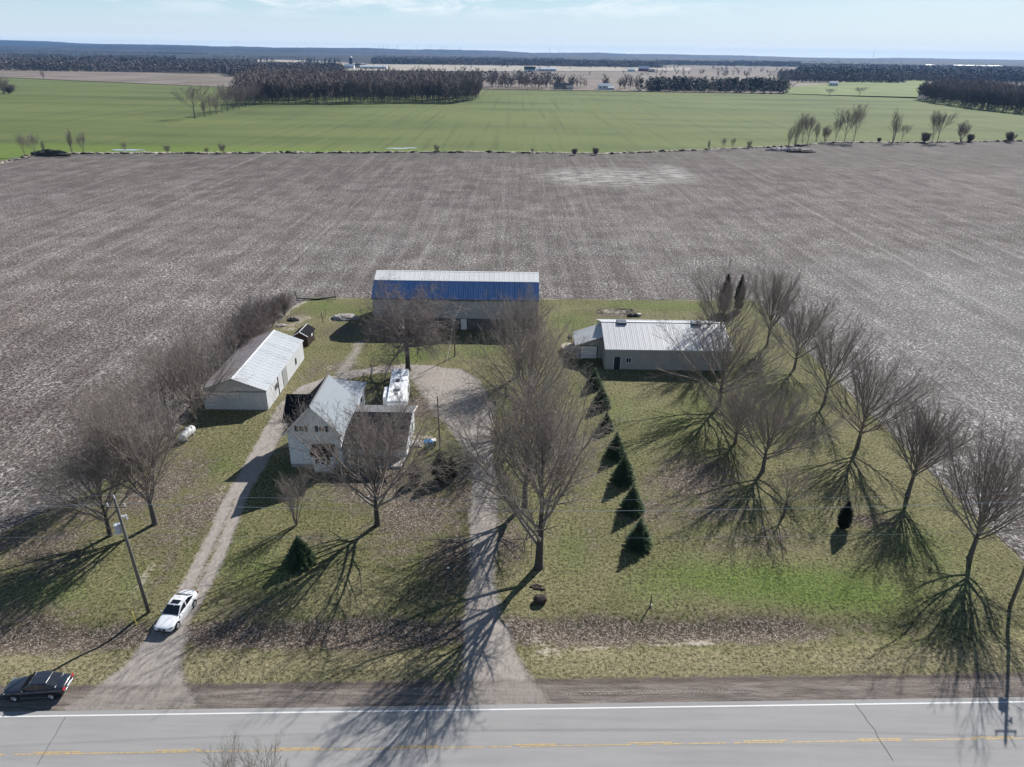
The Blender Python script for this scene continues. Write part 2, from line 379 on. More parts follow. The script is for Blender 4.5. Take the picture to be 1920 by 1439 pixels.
# ------------------------------------------------------------------ the large ground
def sheet(name, poly, z, m, kind='structure'):
    mb_ = MB(); mb_.add([(x, y, z) for x, y in poly], [tuple(range(len(poly)))]); o = mb_.obj(name, m); o['kind'] = kind; return o
sheet('ground', [(-15500, -3000), (15500, -3000), (15500, 15000), (-15500, 15000)], -1.6, mat_land)

X0, X1, Y0, Y1, STEP = -72.0, 72.0, 26.0, 146.0, .4
nx, ny = int((X1 - X0) / STEP) + 1, int((Y1 - Y0) / STEP) + 1
gx, gy = np.meshgrid(X0 + np.arange(nx) * STEP, Y0 + np.arange(ny) * STEP)
nrs = np.random.RandomState(3)
def lown(sc, seed):      # cheap smooth noise by upsampled random grid
    r = np.random.RandomState(seed); n = int(max(X1 - X0, Y1 - Y0) / sc) + 4; g = r.rand(n, n)
    u = (gx - X0) / sc; v = (gy - Y0) / sc; i = u.astype(int); j = v.astype(int); fu = u - i; fv = v - j
    fu = fu * fu * (3 - 2 * fu); fv = fv * fv * (3 - 2 * fv)
    return (g[j, i] * (1 - fu) + g[j, i + 1] * fu) * (1 - fv) + (g[j + 1, i] * (1 - fu) + g[j + 1, i + 1] * fu) * fv
wob = (lown(7, 1) - .5) * 2 + (lown(2.5, 2) - .5) * 1.0 + (lown(1.1, 5) - .5) * .5
def seg_d(pts, closed=False):
    D = np.full(gx.shape, 1e9)
    for (ax, ay), (bx, by) in zip(pts, pts[1:] + (pts[:1] if closed else [])):
        dx, dy = bx - ax, by - ay; L = dx * dx + dy * dy + 1e-9
        k = np.clip(((gx - ax) * dx + (gy - ay) * dy) / L, 0, 1); D = np.minimum(D, np.hypot(gx - ax - k * dx, gy - ay - k * dy))
    return D
def inside(poly):
    r = np.zeros(gx.shape, bool)
    for (ax, ay), (bx, by) in zip(poly, poly[1:] + poly[:1]):
        if ay == by: continue
        c_ = (ay > gy) != (by > gy); r ^= c_ & (gx < (bx - ax) * (gy - ay) / (by - ay) + ax)
    return r
def pmask(poly, soft, w=0.0):
    D = seg_d(poly, True); sg = np.where(inside(poly), D, -D) + wob * w; return np.clip(.5 + sg / soft / 2, 0, 1)
def lmask(pts, hw, soft, w=0.0):
    return np.clip(.5 + (hw - seg_d(pts) + wob * w) / soft / 2, 0, 1)
def blob(px, py, rx, ry, s=1.0):
    X, Y = G(px, py); return s * np.exp(-(((gx - X) / rx) ** 2 + ((gy - Y) / ry) ** 2))
ttg = -(gx - RC.x) * sin(ROAD_A) + (gy - RC.y) * cos(ROAD_A); ssg = (gx - RC.x) * cos(ROAD_A) + (gy - RC.y) * sin(ROAD_A)
lawn_poly = [(-80, 26), (-80, 49), (-62, 52), (-52, 59), (-47, 67), (-43.8, 79), (-44, 100), (-44.3, 118), (-42.5, 130), (-40.5, 136.6), (-20, 136.9), (12, 137.6), (49.5, 138.6), (49.8, 110), (50.3, 80), (50.8, 60), (52, 44), (80, 43.5), (80, 26)]
LAWN = pmask(lawn_poly, .5, .25)
wd = [G(*q) for q in ((318, 1180), (350, 1130), (378, 1080), (402, 1030), (423, 980), (441, 935), (466, 892), (492, 848), (517, 800), (541, 757), (575, 728), (622, 712), (662, 702), (705, 694), (755, 689), (805, 691), (845, 700), (880, 722))]
wd = [(wd[0][0] - .6, 41.0)] + wd
ed = [G(*q) for q in ((905, 1250), (905, 1180), (904, 1100), (905, 1040), (906, 990), (907, 930), (905, 870), (900, 820), (893, 770), (882, 725))]
ed = [(ed[0][0], 40.0)] + ed
yard = [G(*q) for q in ((765, 700), (800, 690), (860, 692), (905, 715), (925, 760), (915, 850), (880, 860), (850, 810), (815, 770), (790, 735))]
mouth_w = [road_xy(s, q) for s, q in ((-34.5, 3.5), (-32.8, 5), (-30.8, 8), (-29.9, 11.5), (-27.4, 11.5), (-26.3, 8), (-24.4, 5.4), (-22.5, 3.5))]
mouth_e = [road_xy(s, q) for s, q in ((-5.6, 3.4), (-4.4, 5.2), (-3.5, 8), (-2.8, 12), (-.1, 12), (.7, 8.5), (1.7, 6), (3.2, 3.4))]
mg = lmask(wd, 1.3, .45, .16); mg = np.maximum(mg, lmask(ed, 1.45, .6, .25)); mg = np.maximum(mg, pmask(yard, .8, .4))
mg = np.maximum(mg, pmask(mouth_w, .6, .3)); mg = np.maximum(mg, pmask(mouth_e, .6, .3))
strip = lmask(wd[1:7], .2, .3, .12); mg = np.maximum(mg - strip * .75, 0); strip2 = lmask(ed[2:8], .12, .35, .15); mg = np.maximum(mg - strip2 * .35, 0)
side = [G(*q) for q in ((640, 700), (655, 680), (668, 660), (676, 643))]
mg = np.maximum(mg, lmask(side, 1.3, .9, .5) * .62)
FIELD = 1 - LAWN
leaf = np.zeros(gx.shape)
ditch = np.exp(-((ttg - 11.2) / 1.9) ** 2); ditch_r = np.exp(-((ttg - 11.0 - np.clip((ssg - 6) * .0, 0, 9)) / 1.5) ** 2)
leaf = np.maximum(leaf, ditch * np.where(ssg < 3, 1.0, np.where(ssg < 24, .95, np.clip(.8 - (ssg - 24) / 22, .2, 1))))
for q in ((700, 905, 9, 8, .75), (790, 960, 7, 8, .85), (850, 1040, 4, 6, .8), (760, 1015, 6, 5, .6), (880, 900, 5, 10, .7), (950, 1000, 2.5, 8, .55), (590, 1010, 3, 2, .6),
          (1060, 850, 4, 12, .55), (1290, 890, 6, 7, .8), (1230, 960, 5, 5, .6), (1340, 960, 6, 3.5, .6), (1420, 1010, 7, 2.5, .5), (1620, 975, 4, 1.5, .6), (1100, 820, 3, 6, .4),
          (320, 900, 5, 7, .8), (350, 960, 5, 6, .75), (300, 1010, 4, 5, .6), (250, 930, 6, 6, .65), (120, 1050, 8, 5, .4), (640, 690, 2.5, 3, .7), (590, 690, 2, 5, .55),
          (790, 760, 2.5, 5, .8), (640, 620, 5, 4, .5), (545, 600, 3, 6, .55), (1160, 590, 5, 4, .7), (40, 1160, 9, 3, .5), (460, 700, 2, 12, .3), (830, 1100, 3.5, 3, .45), (1130, 1000, 3, 8, .3), (480, 1150, 6, 3, .4), (300, 1080, 1.5, 6, .5), (60, 1020, 8, 5, .6), (160, 960, 5, 5, .6)):
    leaf = np.maximum(leaf, blob(*q))
leaf = np.clip(leaf + (lown(4, 11) - .5) * .35, 0, 1)
grn = np.zeros(gx.shape)
for q in ((1450, 1090, 13, 3.5, .95), (1330, 1085, 8, 3, .7), (1600, 1110, 8, 3, .8), (600, 575, 8, 6, .6), (660, 590, 8, 5, .5), (1250, 575, 13, 4, .7), (1050, 600, 5, 6, .55), (780, 665, 8, 4, .65), (560, 660, 3, 6, .4),
          (1060, 1040, 5, 5, .45), (1290, 790, 9, 12, .35), (1450, 720, 6, 16, .3), (620, 925, 5, 3, .6), (480, 1060, 5, 4, .5), (410, 870, 3, 3, .55), (130, 1110, 6, 2.5, .45), (1180, 760, 6, 10, .3), (890, 655, 4, 3, .6), (1750, 1050, 4, 6, .4), (250, 1100, 4, 3, .4)):
    grn = np.maximum(grn, blob(*q))
grn = np.clip(grn + (lown(5, 21) - .5) * .3, 0, 1)
dry = np.clip(np.exp(-((ttg - 7.6) / 1.6) ** 2) * .9 + lown(9, 31) * .5 - .1, 0, 1)
for q in ((480, 760, 4, 9, .6), (590, 640, 4, 8, .3), (1560, 940, 12, 8, .4), (1100, 1200, 12, 2, .5), (700, 1120, 6, 3, .5), (1050, 580, 3, 6, .5), (1300, 1130, 12, 3, .3)): dry = np.clip(np.maximum(dry, blob(*q)), 0, 1)
pal = np.zeros(gx.shape)
edge_l = [(-44, 118), (-42.8, 130), (-40.5, 136.8), (-25, 137.1)]
pal = np.maximum(pal, lmask(edge_l, .8, .9, .4) * .75); pal = np.maximum(pal, lmask([(-40, 137.0), (4, 137.5), (49.6, 138.7)], .35, .4, .1) * .8)
pal = np.maximum(pal, lmask([(50, 138), (50.4, 80), (51, 56)], .5, .8, .3) * .5)
pal = np.maximum(pal, lmask([(-39, 124), (-40, 119), (-37, 117)], 1.6, 1.2, .8) * .5)
pal = np.maximum(pal, blob(1020, 1220, 1.6, 1.4, .55)); pal = np.maximum(pal, blob(1000, 1190, 1.0, 1.5, .5)); pal = np.maximum(pal, lmask([road_xy(5, 9.2), road_xy(12, 9.6), road_xy(17, 10)], .35, .5, .3) * .65)
pal = np.maximum(pal, blob(1152, 585, 4.5, 2.4, .62)); pal = np.maximum(pal, blob(630, 690, 3, 2, .55)); pal = np.maximum(pal, blob(415, 925, 1.3, 3, .5)); pal = np.maximum(pal, blob(266, 1090, .7, 4, .55)); pal = np.maximum(pal, blob(640, 598, 4, 2.2, .6))
pal *= (1 - np.clip(mg * 1.5, 0, 1))
ditch_z = np.exp(-((ttg - 11.0) / 1.7) ** 2) * .5 * (1 - np.exp(-((ssg + 28.5) / 4.5) ** 4)) * (1 - np.exp(-((ssg + .5) / 4.0) ** 4))
Z = -ditch_z + (lown(3, 41) - .5) * .10 * LAWN * (1 - mg) + np.where(FIELD > .5, (lown(1.2, 43) - .5) * .12, 0)
Z = np.where(ttg < 3.7, -.08, np.where(ttg < 4.3, -.04 + 0 * Z, Z))
bord = (gx < X0 + 1) | (gx > X1 - 1) | (gy > Y1 - 1) | (gy < Y0 + 1); Z = np.where(bord & (ttg > 4), 0, Z)
# wheel ruts down the drives
MA = np.stack([grn, leaf, dry, np.ones_like(grn)], -1).reshape(-1, 4); MBc = np.stack([mg, FIELD, pal, np.ones_like(grn)], -1).reshape(-1, 4)
GV = np.stack([gx, gy, Z], -1).reshape(-1, 3)
ii, jj = np.meshgrid(np.arange(nx - 1), np.arange(ny - 1)); base = (jj * nx + ii)
CF = np.stack([base, base + 1, base + nx + 1, base + nx], -1).reshape(-1, 4)
def cc(a): return ((a[:-1, :-1] + a[1:, :-1] + a[:-1, 1:] + a[1:, 1:]) / 4).reshape(-1)
cm, cf, ct = cc(mg), cc(FIELD), cc(ttg)
drv = np.maximum(lmask(wd, 1.35, .3, 0), pmask(mouth_w, .3, 0)); dre = np.maximum(lmask(ed, 1.5, .3, 0), pmask(mouth_e, .3, 0))
cw = cc(drv) > .5; ce = cc(dre) > .5; cy = cc(pmask(yard, .5, 0)) > .5
sel_sh = (ct < 6.1); sel_f = (cf > .5) & ~sel_sh
groups = {'road_shoulder': sel_sh, 'ploughed_field': sel_f}
rest = ~(sel_sh | sel_f)
groups['gravel_yard'] = rest & cy; rest &= ~cy
groups['driveway_west'] = rest & cw; rest &= ~cw
groups['driveway_east'] = rest & ce; rest &= ~ce
groups['lawn'] = rest
names = {'driveway_west': 'driveway', 'driveway_east': 'driveway'}
for nme, sel in groups.items():
    f = CF[sel]; u, inv = np.unique(f, return_inverse=True)
    me = np_mesh(nme, GV[u], inv.reshape(-1, 4), mat_ground, True)
    for an, arr in (('ma', MA), ('mb', MBc)):
        at = me.color_attributes.new(an, 'FLOAT_COLOR', 'POINT'); at.data.foreach_set('color', np.ascontiguousarray(arr[u], dtype=np.float32).ravel())
    o = link(names.get(nme, nme), me); o['kind'] = 'structure'
    if nme == 'ploughed_field': near_field = o

# hedge line between the ploughed field and the green one
HEDGE = [G(*q) for q in ((-260, 372), (-120, 338), (0, 306), (60, 293), (110, 289), (250, 288), (420, 288), (640, 287), (900, 286), (1130, 289), (1290, 283), (1400, 278), (1470, 276), (1560, 268), (1700, 268), (1920, 265), (2200, 262))]
mb_ = MB()
poly = [(-420, -60), (-72, -60), (-72, 26), (-72, 146), (72, 146), (72, 26), (72, -60), (700, -60)]
lft = [(x, y) for x, y in HEDGE]
mb_.add([(x, y, 0) for x, y in [(-420, 24), (-72, 24), (-72, 146), (72, 146), (72, 24), (760, 24), (760, lft[-1][1])] + lft[::-1] + [(-420, lft[0][1])]], [])
n_ = len(mb_.v)
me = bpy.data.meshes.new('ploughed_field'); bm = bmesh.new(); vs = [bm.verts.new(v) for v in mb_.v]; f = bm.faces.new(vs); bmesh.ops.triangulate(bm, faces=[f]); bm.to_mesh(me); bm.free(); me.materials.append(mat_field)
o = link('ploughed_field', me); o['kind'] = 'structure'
# south side of the road
sheet('verge', [(-420, 24), (-420, -80), (760, -80), (760, 24)], 0.0, mat_pale)
# green field
o = sheet('green_field', [HEDGE[0]] + HEDGE[1:] + [G(2200, 200), G(1920, 196), G(1720, 185), G(1470, 177), G(905, 168), G(600, 166), G(430, 165), G(30, 147), G(-300, 140)][0:], 0.03, mat_green)
sheet('pale_green_field', [G(1470, 176.5), G(1720, 183), G(1740, 150), G(1600, 153), G(1468, 166)], .35, mat_palegreen)
sheet('brown_field', [G(-300, 139.5), G(30, 146.5), G(430, 164.5), G(460, 150), G(300, 137), G(0, 132), G(-300, 128)], .3, mat_brown)
sheet('brown_field', [G(905, 167.5), G(1470, 176), G(1500, 150), G(1500, 133), G(905, 135)], .3, mat_brown)
sheet('pale_field', [G(640, 133), G(905, 134.5), G(1500, 132.5), G(1180, 124), G(690, 121)], .5, mat_pale)
sheet('pale_field', [G(380, 122), G(560, 128), G(690, 120.5), G(560, 113), G(400, 112)], .6, mat_pale)
sheet('pale_field', [G(1290, 134), G(1500, 134), G(1500, 126), G(1300, 124)], .8, mat_brown)

# road
rm = MB(); L = 420
rm.add([(*road_xy(s, q), .0) for s, q in ((-L, -3.6), (L, -3.6), (L, 3.62), (-L, 3.62))], [(0, 1, 2, 3)]); o = rm.obj('road', mat_asphalt); o['kind'] = 'structure'
def paint(name, m, rects, z):
    q = MB()
    for s0, s1, t0, t1 in rects:
        n = max(1, int((s1 - s0) / 2.0)); 
        for i in range(n):
            a, b_ = s0 + (s1 - s0) * i / n, s0 + (s1 - s0) * (i + 1) / n
            q.add([(*road_xy(s, k), z) for s, k in ((a, t0), (b_, t0), (b_, t1), (a, t1))], [(0, 1, 2, 3)])
    o = q.obj(name, m); o['kind'] = 'structure'; return o
paint('edge_line', mat_whiteline, [(-L, L, 3.12, 3.24)], .006)
paint('edge_line', mat_whiteline, [(-L, L, -3.24, -3.12)], .006)
r = random.Random(5); dash = []; s = -L
while s < L:
    ln = r.uniform(.5, 3.2); dash.append((s, min(s + ln, L), -.06, .05)); s += ln + r.choice((.04, .08, .25, .5))
s = -L
while s < L:
    dash.append((s, s + 3.2, .075, .19)); s += 8.4
paint('centre_line', mat_yellowline, dash, .006)
def crack(pts, w=.035):
    q = MB(); r = random.Random(int(pts[0][0] * 10)); P = []
    for (a, b_), (c_, d_) in zip(pts, pts[1:]):
        for i in range(6): P.append((a + (c_ - a) * i / 6 + r.uniform(-.05, .05), b_ + (d_ - b_) * i / 6 + r.uniform(-.04, .04)))
    for (a, b_), (c_, d_) in zip(P, P[1:]):
        dx, dy = c_ - a, d_ - b_; l = hypot(dx, dy) + 1e-6; nx_, ny_ = -dy / l * w / 2, dx / l * w / 2
        q.add([(a + nx_, b_ + ny_, .010), (a - nx_, b_ - ny_, .010), (c_ - nx_, d_ - ny_, .010), (c_ + nx_, d_ + ny_, .010)], [(3, 2, 1, 0)])
    o = q.obj('road_crack', mat_crack); o['kind'] = 'structure'
crack([G(1604, 1320), G(1640, 1370), G(1680, 1438)], .05); crack([G(122, 1345), G(80, 1420), G(66, 1439)], .04); crack([G(800, 1338), G(798, 1400), G(802, 1438)], .035); crack([G(1890, 1318), G(1935, 1340)], .03)
# tyre tread prints pressed into the shoulder
q = MB(); r = random.Random(9)
for s0, s1 in ((4.0, 19.0), (33.5, 48)):
    s = s0
    while s < s1:
        for k in (0, 1):
            tc = 4.25 + k * .22 + (.35 if s < 20 else .3) * (1 if s > 30 else .4); dx = -.16 if k else .16
            if r.random() < .18: continue
            a = road_xy(s, tc); b_ = road_xy(s + dx * .8, tc + .14); c_ = road_xy(s + dx * .8 + .07, tc + .14); d_ = road_xy(s + .07, tc)
            q.add([(*a, .035), (*d_, .035), (*c_, .035), (*b_, .035)], [(0, 1, 2, 3)])
        s += r.uniform(.24, .36)
o = q.obj('tyre_print', simple('pale_dust', (.33, .30, .27), .9, .2, 3)); tag(o, kind='stuff')
#--PART2--
# ------------------------------------------------------------------ haze
q = MB(); q.box(-16000, 16000, -3500, 15500, -3, 165)
hz, t, p = new_mat('air'); hz.node_tree.nodes.remove(p)
out = [n for n in hz.node_tree.nodes if n.type == 'OUTPUT_MATERIAL'][0]
pv = t.n('ShaderNodeVolumePrincipled', {'Color': HAZE_COLOR, 'Density': HAZE_DENSITY, 'Anisotropy': 0.1}); t.set(out.inputs['Volume'], pv.outputs[0])
o = q.obj('haze', hz); o['kind'] = 'stuff'

# ------------------------------------------------------------------ materials for things
M = {}
M['bark'] = simple('grey_bark', (.135, .118, .105), .9, .35, .8, .03)
M['bark_dark'] = simple('dark_bark', (.085, .072, .064), .9, .35, .8, .03)
M['bark_pale'] = simple('pale_bark', (.20, .185, .165), .9, .3, .8, .03)
M['twig'] = simple('bare_twigs', (.27, .23, .20), .9, .25, .5)
M['twig_dark'] = simple('dark_twigs', (.22, .185, .17), .9, .25, .5)
M['twig_far'] = simple('distant_twigs', (.175, .145, .138), .9, .35, .15)
M['wood_far'] = simple('distant_bare_wood', (.13, .115, .113), .95, .4, .012)
M['ridge'] = simple('far_ridge_wood', (.030, .031, .033), .95, .5, .003)
M['needle'] = simple('spruce_needles', (.075, .115, .050), .8, .4, 2.0)
M['cedar'] = simple('cedar_sprays', (.060, .066, .034), .8, .4, 2.0)
M['conifer_far'] = simple('distant_conifer', (.045, .055, .042), .9, .4, .05)
M['white_metal'] = simple('white_sheet_metal', (.74, .75, .75), .45, .10, .8, 0, .5)
M['siding_white'] = None
def streaked(name, base, stain, rough=.5, amt=.5, sc=(.6, 5, 5), spec=.4, var=.08):
    m, t, p = new_mat(name); o = t.obj()
    n = t.noise(t.scale(o, sc), 1.0, 6, .7); r_ = t.orand()
    f = t.math('MULTIPLY', t.rng(t.math('ADD', n, t.math('MULTIPLY', t.math('SUBTRACT', r_, .5), .25)), .5, .75), amt)
    c = t.mix(r_, tuple(x * (1 - var) for x in base), tuple(min(1, x * (1 + var)) for x in base)); c = t.mix(f, c, stain)
    finish(t, p, c, rough, None, spec); return m
M['roof_white'] = streaked('bare_galvanised_roof', (.50, .52, .54), (.22, .225, .23), .5, .95, (.35, 4, 4), .4, .14)
M['roof_rust'] = streaked('rusting_galvanised_roof', (.42, .39, .39), (.20, .085, .06), .6, 1.0, (.25, 3, 3), .4, .15)
M['roof_pale'] = streaked('pale_steel_roof', (.58, .58, .575), (.42, .41, .39), .45, .5, (5, .5, 5))
M['roof_ridge'] = streaked('upper_barn_roof', (.74, .74, .71), (.50, .49, .46), .45, .7, (5, .5, 5), .4, .12)
M['roof_blue'] = streaked('blue_painted_roof', (.045, .135, .33), (.010, .026, .07), .5, .9, (5, .6, 5), .4, .18)
M['wall_grey'] = streaked('dull_grey_wall_sheet', (.44, .43, .40), (.33, .32, .29), .6, .5, (5, 5, .5))
M['wall_board'] = streaked('weathered_barn_board', (.50, .49, .49), (.36, .35, .34), .8, .6, (4, 4, .6))
M['wall_shed'] = streaked('weathered_white_board', (.62, .63, .64), (.42, .42, .42), .7, .5, (4, 4, .6))
M['wall_shed_front'] = streaked('weathered_grey_board', (.56, .57, .58), (.34, .34, .35), .8, .6, (4, 4, .6))
M['stone'] = simple('field_stone_wall', (.16, .15, .14), .95, .45, 2.2, .05)
M['concrete'] = simple('concrete', (.36, .34, .32), .9, .2, 2)
M['white'] = simple('white_paint', (.78, .78, .77), .5, .05, 2)
M['grey_trim'] = simple('grey_trim', (.30, .30, .30), .6, .1, 2)
M['dark_trim'] = simple('dark_trim', (.035, .035, .04), .6, .2, 2)
M['black'] = simple('black_iron', (.015, .015, .016), .6, .3, 2)
M['shutter'] = simple('navy_shutter', (.025, .035, .055), .6, .2, 2)
M['shingle'] = simple('dark_shingle', (.016, .016, .020), .95, .4, 2.5, .02, .08)
M['shingle_lit'] = simple('lit_shingle', (.13, .13, .135), .9, .3, 2.5, .02)  # lighter copy for the wing's back slope, sunlight put into its colour
M['brown_wood'] = simple('brown_stained_wood', (.035, .020, .016), .8, .3, 2)
M['pole'] = simple('weathered_pole', (.15, .135, .12), .9, .3, 1.0, .01)
M['wire'] = simple('aluminium_wire', (.8, .8, .8), .35, .05)
M['post'] = simple('grey_fence_post', (.07, .062, .055), .9, .3, 3)
M['transformer'] = simple('grey_transformer', (.42, .45, .50), .4, .08, 2, 0, .5)
M['ceramic'] = simple('pale_insulator', (.75, .76, .78), .25, .05)
M['yellow'] = simple('yellow_marker', (.62, .50, .12), .6, .15)
M['rubber'] = simple('tyre_rubber', (.018, .018, .018), .85, .2, 8)
M['soil'] = simple('dark_soil', (.055, .042, .035), .95, .4, 1.5, .05)
M['rubble'] = simple('pale_rubble', (.33, .30, .28), .95, .35, 1.5, .05)
M['dead_grass'] = simple('bleached_dead_grass', (.42, .365, .28), .95, .35, .6, .1)
M['brush'] = simple('dark_brush', (.05, .042, .035), .95, .4, .5, .1)
M['red'] = simple('red_lens', (.45, .02, .03), .3, .1, 4, 0, .5)
M['green_bin'] = simple('green_plastic', (.02, .16, .10), .5, .1)
M['blue_bin'] = simple('blue_plastic', (.03, .22, .50), .5, .1)
M['conc_step'] = M['concrete']
def glass(name, col=(.012, .016, .022), rough=.08):
    m, t, p = new_mat(name); finish(t, p, col, rough, None, .6); return m
M['glass'] = glass('dark_glass'); M['window'] = glass('house_window_glass', (.03, .04, .05), .1)
def car_paint(name, col, rough):
    m, t, p = new_mat(name); finish(t, p, col, rough, None, .5); p.inputs['Coat Weight'].default_value = .8; p.inputs['Coat Roughness'].default_value = .06; return m
M['car_white'] = car_paint('white_car_paint', (.80, .80, .81), .35); M['car_dark'] = car_paint('dark_blue_car_paint', (.020, .024, .034), .3)
M['rim'] = simple('alloy_rim', (.42, .42, .44), .35, .1, 5, 0, .5, .6)
M['chrome'] = simple('bright_metal', (.7, .7, .7), .2, .05, 5, 0, .5, .9)
M['lamp'] = glass('headlight_glass', (.30, .33, .38), .1)
M['plate'] = simple('licence_plate', (.72, .74, .78), .5, .05)
m, t, p = new_mat('horizontal_vinyl_siding'); o = t.obj(); sx_, sy_, sz_ = t.sep(o)
w = t.math('FRACT', t.math('DIVIDE', sz_, .2))
finish(t, p, t.mix(t.rng(t.noise(o, .8, 5), .3, .7), (.80, .85, .91), (.86, .89, .93)), .6, t.bump(w, .02, .8), .3); M['siding'] = m
m, t, p = new_mat('caravan_roof_membrane'); o = t.obj()
n1 = t.noise(t.scale(o, (1.6, .8, 1)), 1.0, 6, .65, .6); n2 = t.noise(t.scale(o, (3, 1, 1)), 2.4, 5, .7)
c = t.mix(t.rng(n1, .52, .60), (.78, .79, .80), (.36, .37, .42)); c = t.mix(t.rng(n2, .66, .72), c, (.16, .16, .19))
finish(t, p, c, .6); M['rv_roof'] = m
m, t, p = new_mat('still_water'); finish(t, p, (.30, .33, .36), .05, None, .8); M['water'] = m

# ------------------------------------------------------------------ bare trees
GA = 2.399963
def rot_about(d, a, b_):   # direction leaning a away from d at azimuth b
    u = d.cross(Vector((0, 0, 1)));
    if u.length < 1e-3: u = Vector((1, 0, 0))
    u.normalize(); v = d.cross(u).normalized()
    return (d * cos(a) + (u * cos(b_) + v * sin(b_)) * sin(a)).normalized()
def grow(p, d, L, r, lv, P, q, segs):
    n = P['n'][lv]; st = L / n; pts = [(p.copy(), d.copy(), r)]; rr = r
    for i in range(n):
        d = (d + Vector((q.gauss(0, 1), q.gauss(0, 1), q.gauss(0, 1))) * P['wig'][lv] + Vector((0, 0, P['up'][lv]))).normalized()
        e = p + d * st; r2 = max(r * (1 - (i + 1) / n * .78), P['rmin']); segs.append((p, e, rr, r2, lv)); p = e; rr = r2; pts.append((p.copy(), d.copy(), r2))
    if lv + 1 < len(P['n']):
        k = P['k'][lv]; ph = q.uniform(0, 6.28)
        for j in range(k):
            tt_ = P['t0'][lv] + (1 - P['t0'][lv]) * (j + q.random() * .8) / k; x_ = tt_ * n; i = min(int(x_), n - 1); f = x_ - i
            pp_ = pts[i][0].lerp(pts[i + 1][0], f); dd = pts[i][1]; an = radians(q.gauss(P['ang'][lv], P['ang'][lv] * .22))
            nd = rot_about(dd, an, ph + j * GA + q.uniform(-.4, .4))
            l2 = L * P['ratio'][lv] * (1 - P['tap'] * tt_) * q.uniform(.75, 1.2)
            grow(pp_, nd, l2, max(pts[i][2] * P['rr'][lv], P['rmin']), lv + 1, P, q, segs)
def bare_tree(seed, H, trunk_h, r, limbs, spread, P, leader=True, lean=(0, 0), low=0.0, up=.03, stems=1, env=None):
    """returns (trunk segs, crown segs) for a tree of height about H"""
    q = random.Random(seed); tr, cr = [], []
    for s_ in range(stems):
        if stems > 1:
            a = 6.28 * s_ / stems + q.uniform(-.5, .5); o_ = Vector((cos(a), sin(a), 0)) * q.uniform(.05, .35) * (r * 6)
            d = Vector((cos(a) * q.uniform(.05, spread), sin(a) * q.uniform(.05, spread), 1)).normalized(); grow(o_, d, H * q.uniform(.8, 1), r, 0, P, q, cr)
            continue
        p_ = Vector((0, 0, -.1)); d = Vector((lean[0], lean[1], 1)).normalized(); n = 5; rr = r * 1.35
        for i in range(n):
            e = p_ + (d + Vector((q.gauss(0, .02), q.gauss(0, .02), 0))) * (trunk_h / n); r2 = r * (1.0 - .05 * i); tr.append((p_, e, rr, r2, 0)); p_ = e; rr = r2
        top = p_.copy(); lead = []
        hl = (H - trunk_h) * (leader if isinstance(leader, float) else .40 if leader else .25)
        for i in range(6):
            e = p_ + (d + Vector((q.gauss(0, .05), q.gauss(0, .05), .05))) * (hl / 6); r2 = rr * .80; tr.append((p_, e, rr, r2, 0)); lead.append((p_, e, r2)); p_ = e; rr = r2
        for j in range(limbs):
            f = (j / limbs); f = f ** 1.15; x_ = f * 6 * .98; i = min(int(x_), 5); a0 = lead[i][0].lerp(lead[i][1], x_ - i)
            if low and j < low: a0 = top - d * q.uniform(0, trunk_h * .25)
            an = radians(spread * (1 - .72 * f) * q.uniform(.8, 1.15)); az_ = j * GA + q.uniform(-.3, .3)
            nd = Vector((sin(an) * cos(az_), sin(an) * sin(az_), cos(an))); L_ = (H - a0.z) / max(cos(an) , .62) * q.uniform(.82, 1.02) * (.84 if f < .3 else 1)
            if env: L_ *= env(f)
            grow(a0, nd, L_, max(r * (.42 - .2 * f), .03), 0, P, q, cr)
    return tr, cr
def tree_mesh(tr, cr, nm):
    th = [x for x in cr if x[4] == 0]; thin = [x for x in cr if x[4] > 0]
    a = tube_arrays([x[:4] for x in tr], 8) if tr else None
    V1, F1 = tube_arrays([x[:4] for x in th], 5); V2, F2 = tube_arrays([x[:4] for x in thin], 3)
    out = {}
    if a: out['trunk'] = a
    out['crown'] = (np.concatenate([V1, V2]), np.concatenate([F1, F2 + len(V1)]))
    return out
PM = dict(n=[7, 5, 3, 2], wig=[.03, .045, .06, .08], up=[.055, .05, .04, .02], k=[10, 7, 4], t0=[.15, .15, .15], ang=[22, 24, 28], ratio=[.50, .50, .55], rr=[.62, .55, .6], tap=.45, rmin=.011)
PB = dict(n=[8, 5, 4, 2], wig=[.055, .07, .08, .10], up=[.035, .03, .02, .0], k=[11, 8, 5], t0=[.2, .15, .1], ang=[34, 38, 40], ratio=[.52, .52, .5], rr=[.6, .55, .5], tap=.45, rmin=.0125)
PD = dict(n=[7, 5, 4, 2], wig=[.11, .14, .15, .12], up=[.0, -.01, -.03, -.04], k=[10, 9, 6], t0=[.2, .15, .1], ang=[45, 48, 45], ratio=[.55, .5, .5], rr=[.6, .55, .5], tap=.4, rmin=.0125)
PS = dict(n=[6, 4, 3], wig=[.05, .08, .1], up=[.05, .04, .02], k=[10, 7], t0=[.3, .2], ang=[25, 32], ratio=[.45, .5], rr=[.45, .5], tap=.4, rmin=.008)
PT = dict(n=[5, 4, 2], wig=[.08, .1, .12], up=[.02, .0, .0], k=[13, 11], t0=[.1, .1], ang=[32, 38], ratio=[.5, .5], rr=[.5, .6], tap=.35, rmin=.009)
TREES = {}
def proto(key, gen, H, bark='bark', twig='twig'):
    ms = tree_mesh(*gen, key); zt = np.percentile(ms['crown'][0][:, 2], 99.8); me = {}
    for k_, (V, F) in ms.items(): me[k_] = np_mesh(k_, V / zt, F, M[bark] if k_ == 'trunk' else M[twig])
    TREES[key] = me
